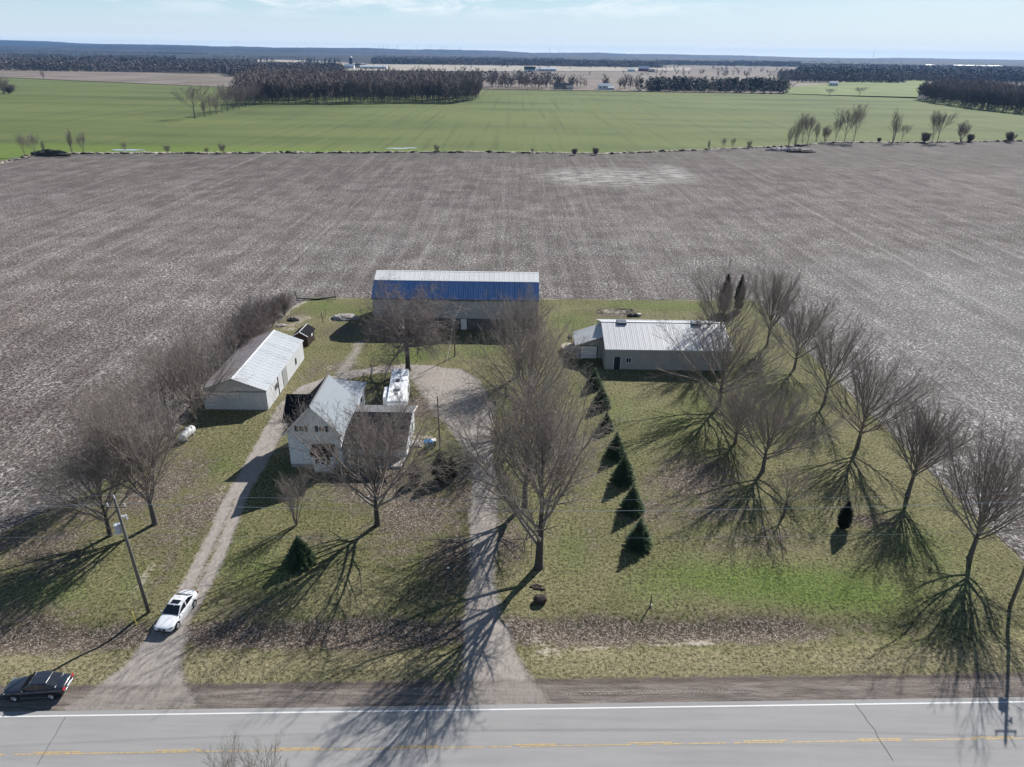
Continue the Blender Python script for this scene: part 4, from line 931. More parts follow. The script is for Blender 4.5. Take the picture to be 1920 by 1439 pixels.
q = MB(); q.box(WX1, WX1 + 1.2, 77.3, 78.8, -.05, .30); q.box(WX1 + 1.2, WX1 + 1.55, 77.3, 78.8, -.05, .15); q.obj('step', M['concrete'], h)
window(h, -18.5, -17.5, 1.2, 2.4, WY0); window(h, -15.6, -14.6, 1.2, 2.4, WY0)
for x0 in (-19.2, -17.2, -15.0, -12.9): q = MB(); q.box(x0, x0 + .14, 72.4, 72.54, 0, 2.66); q.obj('porch_post', M['white'], h)
q = MB(); q.box(WX0, WX1, 72.3, WY0 - .02, -.2, .28); q.obj('porch_floor', M['concrete'], h)
# rear addition
q = MB(); q.prism([(-24.6, -.1), (-24.6, 3.1), (-20.7, 2.75), (-20.7, -.1)], 'y', HY1 + .003, 89.8); q.obj('rear_addition', M['siding'], h)
sheets(h, (-24.9, HY1 + .46, 3.18), (0, 9.6, 0), (4.5, 0, -.40), 10, M['roof_white'])
q = MB(); q.box(-20.7, -20.64, 86.8, 88.0, 1.1, 2.1); f_ = q.obj('window', M['white'], h); q = MB(); q.box(-20.638, -20.63, 86.9, 87.9, 1.2, 2.0); q.obj('pane', M['window'], f_)

# ---- caravan
v = empty('caravan', (-15.75, 89.1, 0), radians(5.5), label='long white travel trailer with a dirty stained roof parked behind the house', cat='trailer')
q = MB(); q.box(-1.25, 1.25, -5.4, 5.4, .55, 3.15); q.obj('body', M['white'], v, bevel=.15)
q = MB(); q.box(-1.18, 1.18, -5.3, 5.3, 3.15, 3.19); q.obj('roof', M['rv_roof'], v)
q = MB(); q.box(-1.95, -1.255, -3.2, .2, .75, 2.75); so_ = q.obj('slide_out', M['white'], v, bevel=.04)
q = MB(); q.box(-1.9, -1.27, -3.1, .1, 2.75, 2.79); q.obj('roof', M['rv_roof'], v)
for y0, w_, l_ in ((3.9, .42, .42), (1.2, .55, .7), (-.9, .4, .4), (-3.0, .45, .45)):
    q = MB(); q.box(-w_ / 2 - .1, w_ / 2 - .1, y0 - l_ / 2, y0 + l_ / 2, 3.19, 3.33); q.obj('roof_vent', M['dark_trim'] if y0 == 1.2 else M['grey_trim'], v, bevel=.03)
q = MB(); q.box(-.4, .4, -2.1, -1.2, 3.19, 3.5); q.obj('air_conditioner', M['grey_trim'], v, bevel=.08)
for y0, y1, z0, z1 in ((-4.2, -3.2, 1.6, 2.4), (.5, 1.3, 1.6, 2.4), (3.2, 4.3, 1.7, 2.4)):
    q = MB(); q.box(1.25, 1.29, y0, y1, z0, z1); q.obj('window', M['glass'], v)
q = MB(); q.box(1.25, 1.30, 1.8, 2.5, .6, 2.6); q.obj('door', M['white'], v)
for sx__ in (-1.05, 1.05):
    for y0 in (-.6, .35): q = MB(); q.tube([(sx__ - .12, y0, .36), (sx__ + .12, y0, .36)], .36, 14); q.obj('wheel', M['rubber'], v)
q = MB(); q.box(-.08, .08, 5.4, 6.6, .45, .6); q.box(-1.15, 1.15, -5.35, 5.35, .42, .56); q.obj('chassis', M['black'], v)

# ---- propane tank
tk = empty('propane_tank', (-41.2, 78.9, 0), radians(-6), label='white horizontal propane tank on the grass near the shed', cat='tank')
q = MB(); q.tube([(0, y_, .72) for y_ in (-1.45, -1.40, -1.28, -1.1, 1.1, 1.28, 1.40, 1.45)], [.08, .28, .44, .52, .52, .44, .28, .08], 18); q.obj('vessel', M['white'], tk, smooth=True)
q = MB(); q.cyl((0, .1), .2, 1.22, 1.38, 12, 0, .17); q.obj('valve_dome', M['white'], tk)
for y_ in (-.8, .8): q = MB(); q.box(-.4, .4, y_ - .1, y_ + .1, 0, .35); q.obj('foot', M['concrete'], tk)

# ---- bins and steps by the wing
x_, y_ = G(804, 841); bn = empty('recycling_bin', (x_, y_, 0), .5, label='green and blue bin standing by the power pole beside the house', cat='bin')
q = MB(); q.prism([(-.38, 0), (-.48, .95), (.48, .95), (.38, 0)], 'y', -.4, .4); q.obj('body', M['green_bin'], bn); q = MB(); q.prism([(-.5, .95), (-.5, 1.02), (0, 1.12), (.5, 1.02), (.5, .95)], 'y', -.46, .46); q.obj('lid', M['blue_bin'], bn)
x_, y_ = G(813, 836); bn = empty('waste_bin', (x_, y_, 0), .2, label='small black and white bin next to the green one', cat='bin')
q = MB(); q.prism([(-.28, 0), (-.34, .8), (.34, .8), (.28, 0)], 'y', -.3, .3); q.obj('body', M['black'], bn); q = MB(); q.box(-.36, .36, -.34, .34, .8, .86); q.obj('lid', M['white'], bn)
x_, y_ = G(788, 821); q = MB()
for k in range(3): q.box(x_ - 1.1 + k * .9, x_ - .25 + k * .9, y_ - .3, y_ + .45, -.05, .05)
tag(q.obj('stone_step', M['dead_grass']), 'pale slab path between the wing door and the bins', 'path')

# ------------------------------------------------------------------ cars
def car(paint, L=4.6, W_=1.8, hood=.92, roof=1.43, front_dark=True, sun=True):
    """nose towards -y, origin under the middle"""
    e = empty('sedan', (0, 0, 0)); hl = L / 2
    st = [(-hl, .50, .66, .70), (-hl + .06, .36, .72, .80), (-hl + .25, .28, .78, .89), (-hl + .75, .24, .86, .95), (-hl + 1.35, .22, .95, .99), (-.45, .22, .97, 1.0), (.5, .22, .98, 1.0), (1.15, .22, 1.0, .99), (hl - .55, .24, 1.02, .96), (hl - .2, .28, 1.0, .90), (hl - .04, .36, .94, .82), (hl, .50, .84, .74)]
    q = MB(); hw = W_ / 2; n = 14
    for y, zb, zt, k in st:
        w = hw * k; zm = min(.62, zt - .08)
        ring = [(0, zt + .02), (.55 * w, zt + .012), (.86 * w, zt - .035), (.97 * w, zt - .12), (w, (zm + zt) / 2 - .06), (w * .99, .42), (w * .92, zb + .03), (w * .75, zb)]
        full = ring + [(-a, b_) for a, b_ in ring[::-1]][:-1][0:]
        full = ring + [(-a, b_) for a, b_ in ring[1:][::-1]]
        q.v += [(a, y, b_) for a, b_ in full]; n = len(full)
    for i in range(len(st) - 1):
        for j in range(n): q.f.append((i * n + j, (i + 1) * n + j, (i + 1) * n + (j + 1) % n, i * n + (j + 1) % n)); q.m.append(0)
    q.f.append(tuple(range(n))); q.m.append(0); q.f.append(tuple(range(len(st) * n - 1, (len(st) - 1) * n - 1, -1))); q.m.append(0)
    o = q.obj('body', M[paint], e, smooth=True); o.modifiers.new('s', 'SUBSURF').render_levels = 1
    # cabin
    zb = .96; bw, tw = hw * .93, hw * .70
    ys = (-.88, -.12, 1.02, hl - .62)
    B0 = [(-bw * .93, ys[0], zb), (bw * .93, ys[0], zb), (bw * .90, ys[3], zb + .04), (-bw * .90, ys[3], zb + .04)]; T0 = [(-tw, ys[1], roof - .03), (tw, ys[1], roof - .03), (tw * .96, ys[2], roof - .02), (-tw * .96, ys[2], roof - .02)]
    Bm = [(-bw, .3, zb + .02), (bw, .3, zb + .02)]; Tm = [(-tw * 1.04, .4, roof + .01), (tw * 1.04, .4, roof + .01)]; Tc = [(0, ys[1] - .02, roof), (0, .4, roof + .035), (0, ys[2] + .02, roof + .005)]
    q = MB(); q.v = B0 + T0 + Bm + Tm + Tc    # 0-3 base, 4-7 top, 8,9 base mid, 10,11 top mid, 12,13,14 centre line
    q.f = [(0, 1, 5, 12, 4), (2, 3, 7, 14, 6), (1, 9, 11, 5), (9, 2, 6, 11), (0, 4, 10, 8), (8, 10, 7, 3), (4, 12, 13, 10), (12, 5, 11, 13), (10, 13, 14, 7), (13, 11, 6, 14)]; q.m = [0] * 10
    q.obj('roof', M[paint], e, bevel=.05)
    def pane(name, a, b_, c_, d_, ins=.08, off=.012, m='glass'):
        P = [Vector(x) for x in (a, b_, c_, d_)]; cen = sum(P, Vector()) / 4; nn = (P[1] - P[0]).cross(P[3] - P[0]).normalized()
        if nn.dot(cen - Vector((0, .2, .9))) < 0: nn = -nn
        P = [p_ + (cen - p_).normalized() * ins for p_ in P]; P2 = [p_ + nn * off for p_ in P]; P1 = [p_ - nn * .03 for p_ in P]
        k = MB(); k.add(P1 + P2, [(3, 2, 1, 0), (4, 5, 6, 7), (0, 1, 5, 4), (1, 2, 6, 5), (2, 3, 7, 6), (3, 0, 4, 7)]); return k.obj(name, M[m], e)
    pane('windscreen', B0[0], B0[1], T0[1], T0[0], .07, .03); pane('rear_window', B0[2], B0[3], T0[3], T0[2], .09, .03)
    for sgn in (0, 1):
        bs = (B0[0], Bm[0], Tm[0], T0[0]) if sgn == 0 else (Bm[1], B0[1], T0[1], Tm[1])
        pane('side_window', *bs, .10, .02)
        bs = (Bm[0], B0[3], T0[3], Tm[0]) if sgn == 0 else (B0[2], Bm[1], Tm[1], T0[2])
        pane('side_window', *bs, .10, .02)
    if sun: k = MB(); k.box(-.38, .38, -.02, .42, roof + .02, roof + .045); k.obj('sunroof', M['glass'], e, bevel=.01)
    for sx in (-1, 1):
        for y in (-hl + .92, hl - 1.0):
            k = MB(); k.tube([(sx * (hw - .03), y, .35), (sx * (hw + .002), y, .35)], .37, 20); k.obj('wheel_arch', M['black'], e)
            k = MB(); k.tube([(sx * (hw - .2), y, .32), (sx * (hw + .012), y, .32)], .32, 20); w_ = k.obj('wheel', M['rubber'], e)
            k = MB(); k.tube([(sx * (hw - .02), y, .32), (sx * (hw + .020), y, .32)], .215, 16)
            k.obj('rim', M['rim'], w_)
            k = MB()
            for a in range(5): an = a * 1.2566 + .3; k.tube([(sx * (hw + .022), y, .32), (sx * (hw + .022), y + cos(an) * .2, .32 + sin(an) * .2)], .022, 4)
            k.obj('spoke', M['chrome'], w_)
        k = MB(); k.blob((sx * (hw + .07), -.62, 1.02), (.11, .07, .07), 1, 0, 2, 0); k.obj('mirror', M[paint], e, smooth=True)
        k = MB(); k.add([(sx * .84, -hl + .30, .80), (sx * .50, -hl + .05, .72), (sx * .50, -hl + .02, .62), (sx * .86, -hl + .22, .66), (sx * .80, -hl + .34, .72), (sx * .5, -hl + .12, .66)], [(0, 1, 2, 3), (0, 3, 4), (1, 5, 2), (0, 4, 5, 1)]); k.obj('headlight', M['lamp'], e)
        k = MB(); k.box(*sorted((sx * .52, sx * .82)), hl - .10, hl - .005, .72, .90); k.obj('tail_light', M['red'], e, bevel=.03)
        k = MB(); k.box(*sorted((sx * (hw - .01), sx * (hw + .012))), -.1, .04, .80, .83); k.box(*sorted((sx * (hw - .01), sx * (hw + .012))), .95, 1.09, .82, .85); k.obj('door_handle', M[paint], e)
        k = MB(); k.box(*sorted((sx * (hw - .02), sx * (hw + .006))), -1.1, 1.25, .26, .33); k.obj('sill_trim', M['chrome'] if paint == 'car_dark' else M[paint], e)
    for sx in (-1, 1): k = MB(); k.box(*sorted((sx * .04, sx * .34)), -hl - .02, -hl + .08, .52, .68); k.obj('grille', M['black'], e, bevel=.03)
    k = MB(); k.box(-.7, .7, -hl - .015, -hl + .08, .36, .44); k.obj('air_intake', M['black'], e)
    k = MB(); k.box(-.26, .26, hl - .06, hl + .02, .62, .76); k.obj('licence_plate', M['plate'], e)
    k = MB(); k.box(-.72, .72, hl - .05, hl + .01, .50, .60) ; k.obj('bumper_strip', M['chrome'] if paint == 'car_dark' else M[paint], e)
    return e
c1_ = car('car_white'); c1_.location = (-28.95, 47.55, .0); c1_.rotation_euler = (0, 0, radians(-6.5)); tag(c1_, 'white sedan with a sunroof driving out on the west driveway', 'car')
c2_ = car('car_dark', W_=1.78, sun=False); c2_.location = (-36.0, 39.35, .0); c2_.rotation_euler = (0, 0, radians(-85)); tag(c2_, 'dark blue sedan parked on the road shoulder', 'car')

# ------------------------------------------------------------------ poles and wires
def pole(x, y, H, label, r=.16, lean=(0, 0), arm=False, tf=False):
    e = empty('utility_pole', (x, y, gz(x, y)), 0, label=label, cat='pole')
    q = MB(); q.tube([(0, 0, -.2), (lean[0] * .5, lean[1] * .5, H / 2), (lean[0], lean[1], H)], [r, r * .85, r * .65], 12); q.obj('post', M['pole'], e, smooth=True)
    if arm:
        q = MB(); q.box(-.8 + lean[0], .8 + lean[0], -.045, .045, H - .9, H - .8); q.obj('crossarm', M['pole'], e)
        for x_ in (-.7, 0, .7): q = MB(); q.cyl((x_ + lean[0], 0), .06, H - .76 if x_ else H, H - .5 if x_ else H + .3, 8, 0, .04); q.obj('insulator', M['ceramic'], e)
    if tf:
        z_ = H * .72; q = MB(); q.cyl((-.42 + lean[0] * .7, -.1), .26, z_, z_ + .85, 16); q.obj('transformer', M['transformer'], e, smooth=False, bevel=.03)
        q = MB(); q.cyl((-.5, -.2), .04, z_ + .85, z_ + 1.15, 6); q.cyl((-.35, -.05), .04, z_ + .85, z_ + 1.15, 6); q.obj('bushing', M['ceramic'], e)
        q = MB(); q.box(-.1, .35, -.16, -.08, z_ + 1.6, z_ + 1.72); q.cyl((.3, -.12), .07, z_ + 1.4, z_ + 1.85, 8); q.obj('fuse_cutout', M['ceramic'], e)
    return e
lx, ly = G(279, 1149); rx, ry = G(1894, 1137)
HP = 12.0
pole(lx, ly, HP, 'tall utility pole with a grey transformer beside the white sedan', arm=True, tf=True, lean=(-.35, 0))
pole(rx, ry, HP, 'utility pole at the right edge of the picture beside the last row maple', arm=True, tf=True)
ex, ey = rx + (rx - lx), ry + (ry - ly); fx_, fy_ = lx - (rx - lx), ly - (ry - ly)
pole(ex, ey, HP, 'far utility pole along the road beyond the right edge', arm=True); pole(fx_, fy_, HP, 'far utility pole along the road beyond the left edge', arm=True)
p2 = G(825, 843); p3 = G(853, 668)
pole(*p2, 7.4, 'thin service pole between the house and the east driveway', .11, (-.1, 0)); pole(*p3, 6.6, 'service pole on the grass strip in front of the blue-roofed barn', .11)
def wire(a, b_, sag, label, cat='wire', r=.014, name='power_line'):
    a, b_ = Vector(a), Vector(b_); n = 16; pts = [a.lerp(b_, i / n) - Vector((0, 0, 4 * sag * (i / n) * (1 - i / n))) for i in range(n + 1)]
    q = MB(); q.tube(pts, r, 4); return tag(q.obj(name, M['wire'] if name == 'power_line' else M['grey_trim']), label, cat, 'overhead wires')
for (x0, y0, x1, y1, where) in ((lx, ly, rx, ry, 'between the two roadside poles'), (rx, ry, ex, ey, 'running right from the right roadside pole'), (fx_, fy_, lx, ly, 'running left from the transformer pole')):
    for off, hz__, nm in ((-.7, HP - .5, 'outer'), (0, HP + .3, 'top'), (.7, HP - .5, 'inner'), (0, HP - 3.6, 'lowest neutral')):
        wire((x0, y0 + off * .15, hz__) if off == 0 else (x0 + off, y0, hz__), (x1, y1 + off * .15, hz__) if off == 0 else (x1 + off, y1, hz__), .9 if off else .6, '%s wire %s' % (nm, where), r=.008)
wire((p3[0], p3[1], 6.5), (p3[0] + .6, BY - .1, 5.4), .2, 'service drop from the barn pole to the barn wall', r=.006); wire((p2[0], p2[1], 7.3), (p3[0], p3[1], 6.5), .8, 'service line between the house pole and the barn pole', r=.006)
wire((p2[0], p2[1], 7.2), (WX1 + .3, 78.3, 4.3), .15, 'service drop from the thin pole to the east wing', r=.006)
wire((p3[0], p3[1], 6.2), (*G(842, 641), 0), 0, 'pale guy wire staying the barn pole', r=.014, name='guy_wire')
wire((lx - .25, ly, 9.0), (*G(253, 1150), 0), 0, 'guy wire of the transformer pole', name='guy_wire')
x_, y_ = G(256, 1171); q = MB(); q.tube([(x_, y_, gz(x_, y_)), (x_ - .1, y_, gz(x_, y_) + 1.5)], .045, 6); tag(q.obj('guy_marker', M['yellow']), 'thin yellow guy marker in the leaves left of the transformer pole', 'marker')
# small things on the lawn
def post(px, py, h_, label, r_=.07, lean=0, m='post', grp=None):
    x, y = G(px, py); q = MB(); q.tube([(0, 0, -.2), (lean, 0, h_)], [r_, r_ * .85], 6); o = q.obj('fence_post', M[m], loc=(x, y, gz(x, y))); return tag(o, label, 'post', grp)
gp = 'old fence posts in the top left corner of the yard'
post(557.5, 564, 2.0, 'leaning fence post at the corner by the dark thicket, left end of the fallen rail', .08, -.25, grp=gp); post(629.5, 561, 2.0, 'fence post at the right end of the dark rail', .08, -.15, grp=gp)
post(605.5, 605, 1.9, 'single fence post in the grass right of the small black-roofed shed', .07, -.12, grp=gp); post(522, 605, 1.6, 'fence post beside the burnt pile at the thicket', grp=gp); post(531, 592, 1.5, 'thin fence post between the thicket and the burnt pile', .05, grp=gp); post(540, 581, 1.5, 'thin fence post farther up the thicket edge', .05, .1, grp=gp); post(611, 592, 1.3, 'thin stake beside the rubble mound', .04, grp=gp)
a, b_ = G(557.5, 563), G(629.5, 560); q = MB(); q.tube([(a[0], a[1], .4), ((a[0] + b_[0]) / 2, a[1] + .2, .12), (b_[0], b_[1], .35)], [.10, .17, .12], 6); tag(q.obj('fallen_rail', M['black']), 'dark sagging rail between the two corner fence posts', 'rail')
x_, y_ = G(1219, 1137); e = empty('lawn_stake', (x_, y_, 0), label='short dark stake with a white tag on the front lawn', cat='stake'); q = MB(); q.tube([(0, 0, -.1), (.02, 0, 1.25)], .05, 6); q.obj('post', M['post'], e); q = MB(); q.box(.06, .2, -.03, .03, .05, .2); q.obj('tag', M['white'], e)
x_, y_ = G(1012, 1128); q = MB(); q.blob((x_, y_, .28), (.62, .5, .45), 4, 0, 2, .18); tag(q.obj('tree_stump', M['soil']), 'dark broken stump on the lawn near the road by the largest maple', 'stump')
x_, y_ = G(1004, 1101); q = MB()
for k in range(7): q.blob((x_ + rnd.uniform(-.7, .7), y_ + rnd.uniform(-.4, .4), .04), (.25, .15, .07), k, 0, 1, .3)
tag(q.obj('bark_litter', M['soil']), 'scattered dark bark pieces between the largest maple and the stump', 'litter', kind='stuff')
def mound(px, py, rx_, ry_, h_, m, name, label, cat, n=26, seed=1, big=.4, kind=None, z0=0.0):
    x, y = G(px, py); q = MB(); r = random.Random(seed)
    q.blob((x, y, z0), (rx_, ry_, h_), seed, 0, 3, .12)
    for k in range(n):
        a = r.uniform(0, 6.28); f = math.sqrt(r.random()); s_ = r.uniform(.4, 1) * big
        q.blob((x + cos(a) * rx_ * f, y + sin(a) * ry_ * f, z0 + h_ * (1 - f * f) * .95), (s_, s_ * .7, s_ * .5), k, 0, 1, .35)
    o = q.obj(name, m); return tag(o, label, cat, kind=kind)
mound(648, 597, 2.6, 1.5, .75, M['rubble'], 'rubble_mound', 'pale rubble mound left of the blue-roofed barn', 'mound', 40, 3, .28)
mound(550, 601, 1.1, .8, .5, M['black'], 'burnt_pile', 'burnt black pile beside the thicket', 'pile', 18, 4, .3)
mound(528, 611, 1.0, .8, .3, M['rubble'], 'stone_pile', 'small pale stone pile at the foot of the thicket', 'pile', 14, 5, .22)
x_, y_ = G(1152, 585); q = MB(); r = random.Random(8)
for k in range(110):
    a, b_ = x_ + r.uniform(-3.6, 3.4), y_ + r.uniform(-1.7, 1.7); ln = r.uniform(.2, .8); an = r.gauss(0, .35); q.tube([(a, b_, r.uniform(.02, .16)), (a + cos(an) * ln, b_ + sin(an) * ln, r.uniform(.02, .2))], r.uniform(.02, .05), 4)
tag(q.obj('scattered_wood', M['rubble']), 'bleached brush and boards scattered on the bare patch behind the grey barn', 'brush', kind='stuff')
for i, (px_, lb) in enumerate(((1182, 'black tyre lying left of another behind the grey barn ridge'), (1191, 'black tyre lying right of another behind the grey barn ridge'))):
    x_, y_ = G(px_, 593); q = MB(); q.tube([(x_ + .45 * cos(a * .5236), y_ + .45 * sin(a * .5236), .2) for a in range(13)], .2, 8); tag(q.obj('old_tyre', M['rubber'], smooth=True), lb, 'tyre', 'old tyres behind the grey barn')
x_, y_ = G(1198, 593); q = MB(); q.box(x_ - .35, x_ + .35, y_ - .3, y_ + .3, 0, .5); tag(q.obj('crate', M['wall_grey'], bevel=.04), 'small grey crate right of the two black tyres', 'crate')
for (px_, py_, lb) in ((840, 1066, 'white scrap on the leaves left of the east driveway'), (691, 932, 'white scrap on the lawn in front of the large bare tree')):
    x_, y_ = G(px_, py_); q = MB(); q.blob((x_, y_, .05), (.16, .12, .07), 3, 0, 1, .2); tag(q.obj('litter_scrap', M['white']), lb, 'litter')

# ------------------------------------------------------------------ hedge strip along the far edge of the stubble
r = random.Random(12); q = MB(); qd = MB()
pts = []
for (ax, ay), (bx_, by_) in zip(HEDGE, HEDGE[1:]):
    n = max(1, int(hypot(bx_ - ax, by_ - ay) / 2.2)); pts += [(ax + (bx_ - ax) * i / n, ay + (by_ - ay) * i / n) for i in range(n)]
for i, (x, y) in enumerate(pts):
    for k in range(3):
        rr_ = r.uniform(.8, 1.9); q.blob((x + r.uniform(-1.2, 1.2), y + r.uniform(-.9, 2.2), .05), (rr_, rr_ * .8, r.uniform(.25, .75)), r.randrange(99), 0, 1, .3)
    if r.random() < (.75 if x < -20 else .45 if x < 150 else .3): rr_ = r.uniform(.8, 2.2); qd.blob((x + r.uniform(-1, 1), y + r.uniform(-1.8, 0), .1), (rr_ * 1.2, rr_ * .5, r.uniform(.3, .9)), r.randrange(99), 0, 1, .35)
tag(q.obj('dead_grass_strip', M['dead_grass']), kind='stuff'); tag(qd.obj('brush_strip', M['brush']), kind='stuff')
mound(95, 292, 9, 3.2, 2.6, M['brush'], 'brush_pile', 'dark brush pile on the hedge line at the far left', 'pile', 50, 6, 1.1)
mound(1480, 283, 13, 3.5, 1.6, M['rubble'], 'debris_pile', 'pale heap of stones and roots at the bend of the hedge line', 'pile', 70, 7, 1.2)
mound(1500, 286, 8, 2.4, 1.3, M['soil'], 'debris_pile', 'dark earth heap in front of the pale stones at the hedge bend', 'pile', 30, 8, .9)
for px_, py_, w_, hh_, lb in ((240, 282, 9, 3.5, 'small pool of standing water in the green field at the left'), (745, 279, 8, 2.2, 'thin pool of standing water in the green field above the barn'), (770, 278, 5, 1.8, 'right-hand end puddle of the thin pool above the barn')):
    x, y = G(px_, py_); r = random.Random(px_); q = MB(); n = 22; q.add([(x + cos(6.28 * k / n) * w_ * r.uniform(.6, 1), y + sin(6.28 * k / n) * hh_ * r.uniform(.6, 1), .10) for k in range(n)], [tuple(range(n))]); tag(q.obj('puddle', M['water']), lb, 'puddle')
# trees on the hedge line
gh = 'bare trees on the hedge line across the far edge of the stubble field'
HT = [(47, 294, 250, 'field1', 'thin pale bare tree, second on the hedge line from the left edge'), (68, 296, 250, 'field0', 'forked bare tree left of the dark brush pile'), (84, 291, 262, 'multi0', 'short bare sapling between the forked tree and the brush pile'),
      (136, 290, 240, 'multi0', 'broad many-stemmed bare tree right of the brush pile'), (158, 291, 248, 'field1', 'leaning thin bare tree beside the many-stemmed one'), (236, 291, 265, 'field1', 'sapling in front of the left pool of water'), (315, 290, 270, 'fshrub', 'sapling on the hedge line right of the left pool'),
      (388, 289, 276, 'fshrub', 'small bush on the hedge line below the lone field tree'), (418, 289, 268, 'fshrub', 'paler bush right of the small one on the hedge line'), (819, 288, 270, 'fshrub', 'pair-stemmed bush on the hedge line above the barn'), (998, 288, 278, 'fshrub', 'faint low bush on the hedge line right of the barn'),
      (1077, 291, 278, 'fthicket', 'low bush on the hedge line left of the dark round one'), (1116, 291, 277, 'fthicket', 'dark round bush on the hedge line'), (1328, 284, 261, 'multi0', 'first sapling of four before the hedge bend'), (1356, 282, 258, 'field1', 'second sapling of four before the hedge bend'), (1373, 281, 258, 'field1', 'third sapling of four before the hedge bend'), (1404, 279, 263, 'fshrub', 'faint fourth sapling before the hedge bend'),
      (1478, 276, 232, 'multi0', 'bare tree at the left end of the clump by the debris heap'), (1490, 277, 214, 'multi0', 'tall many-stemmed bare tree at the middle of the clump by the debris heap'), (1503, 275, 212, 'field1', 'tallest slim bare tree of the clump by the debris heap'), (1514, 270, 218, 'field0', 'bare tree at the right side of the clump by the debris heap'), (1530, 267, 228, 'multi0', 'lower bare tree between the clump and the three tall ones'), (1547, 267, 234, 'fshrub', 'low bare tree beside the three tall ones'),
      (1566, 267, 218, 'field1', 'left tree of the three tall bare ones'), (1583, 267, 203, 'field0', 'middle tree of the three tall bare ones'), (1600, 267, 194, 'field1', 'right and tallest tree of the three tall bare ones'), (1648, 267, 258, 'fthicket', 'small dark bush between the tall trees'), (1674, 268, 203, 'multi0', 'many-stemmed tall bare tree standing apart on the hedge line'), (1690, 268, 232, 'field2', 'lower leaning tree at the foot of the tall many-stemmed one'),
      (1733, 268, 248, 'fthicket', 'dark bush left of the forked pair'), (1747, 268, 207, 'field1', 'left tree of the forked pair'), (1757, 268, 210, 'field2', 'right tree of the forked pair'), (1801, 267, 226, 'fshrub', 'rounded bare tree right of the forked pair'), (1818, 267, 251, 'fthicket', 'small bush beside the rounded tree'), (1892, 267, 247, 'fthicket', 'round dark bush near the right edge of the hedge line')]
for bx_, by_, ty_, kd, lb in HT:
    PX(kd, bx_, by_, ty_, lb, gh, name='bush' if kd.startswith('fthicket') else 'bare_tree', cat='bush' if kd.startswith('fthicket') else 'tree', w={'field1': .75, 'field0': .85, 'field2': .8, 'fthicket': 1.0, 'multi0': .8, 'fshrub': 1.0}.get(kd, 1.0))
gq = 'bare trees leading from the lone field tree to the woodlot'
for bx_, by_, ty_, kd, lb, w in [(366, 223, 160, 'field2', 'lone bare tree with a round crown and long shadow in the green field', 1.1), (384, 219, 182, 'multi0', 'low bare tree first right of the lone field tree', 1), (395, 217, 176, 'field1', 'thin bare tree second in the line to the woodlot', 1), (406, 215, 178, 'multi0', 'bare tree third in the line to the woodlot', 1), (417, 212, 164, 'field0', 'tall bare tree fourth in the line to the woodlot', 1), (427, 209, 158, 'field1', 'tall bare tree fifth in the line to the woodlot', 1.1), (438, 207, 160, 'field0', 'bare tree sixth in the line to the woodlot', 1), (449, 205, 166, 'multi0', 'bare tree seventh in the line to the woodlot', 1), (460, 202, 160, 'field1', 'bare tree eighth in the line to the woodlot', 1.1), (470, 199, 158, 'field0', 'bare tree ninth in the line to the woodlot', 1), (480, 197, 152, 'field1', 'bare tree last in the line, touching the woodlot', 1.1)]:
    PX(kd, bx_, by_, ty_, lb, gq, name='bare_tree', w=w)
for bx_, by_, ty_, kd, lb, w in [(1555, 181, 166, 'field2', 'left of two small round trees alone in the green field', 1.4), (1611, 181, 163, 'field2', 'right of two small round trees alone in the green field', 1.5), (82, 148, 131, 'multi0', 'wide bare tree where the brown field meets the green at the left', 1.5), (8, 177, 142, 'fshrub', 'dark clump tree cut by the left edge of the picture', 1.3), (18, 176, 158, 'fthicket', 'dark bush at the foot of the left edge clump', 1.6)]:
    PX(kd, bx_, by_, ty_, lb, None, name='bare_tree', w=w)
# twigs poking up at the bottom of the picture: crown of a tree on the near side of the road
for px_, x_, kd, ty_, lb in ((400, -17.4, 'small0', 1385, 'sparse treetop poking into the bottom of the picture over the yellow line, left one'), (450, -15.2, 'small0', 1380, 'sparse treetop poking into the bottom of the picture, right one')):
    lo, hi, yy = 3.0, 20.0, 29.6
    for _ in range(30):
        m_ = (lo + hi) / 2
        if proj(x_, yy, m_)[1] > ty_: lo = m_
        else: hi = m_
    place_tree(kd, x_, yy, lo, lb, 'treetops at the bottom of the picture', w=.62)

# ------------------------------------------------------------------ woodlots and far forest
def far_proto(seed, n=70, H=1.0, lo=.25, w=.28, th=.006):
    q = random.Random(seed); segs = [((0, 0, 0), (0, 0, .85), .012, .004)]
    for k in range(n):
        z0 = q.uniform(lo, .8); a = q.uniform(0, 6.28); rr_ = w * q.uniform(.3, 1) * math.sin(pi * min(1, (z0 - lo) / (1 - lo) * .8 + .2)) ; z1 = min(1, z0 + q.uniform(.1, .28))
        segs.append(((0, 0, z0 - .05), (cos(a) * rr_, sin(a) * rr_, z1), th, th * .6))
        for m_ in range(2):
            b_ = a + q.uniform(-.9, .9); f = q.uniform(.4, .9); s0 = (cos(a) * rr_ * f, sin(a) * rr_ * f, z0 - .05 + (z1 - z0 + .05) * f); segs.append((s0, (s0[0] + cos(b_) * w * .35, s0[1] + sin(b_) * w * .35, s0[2] + q.uniform(.02, .14)), th * .7, th * .5))
    V, F = tube_arrays(segs, 3); return V, F
FP = [far_proto(s_, 34, th=.010) for s_ in range(4)]
FM = [far_proto(s_ + 50, 13, th=.016) for s_ in range(4)]
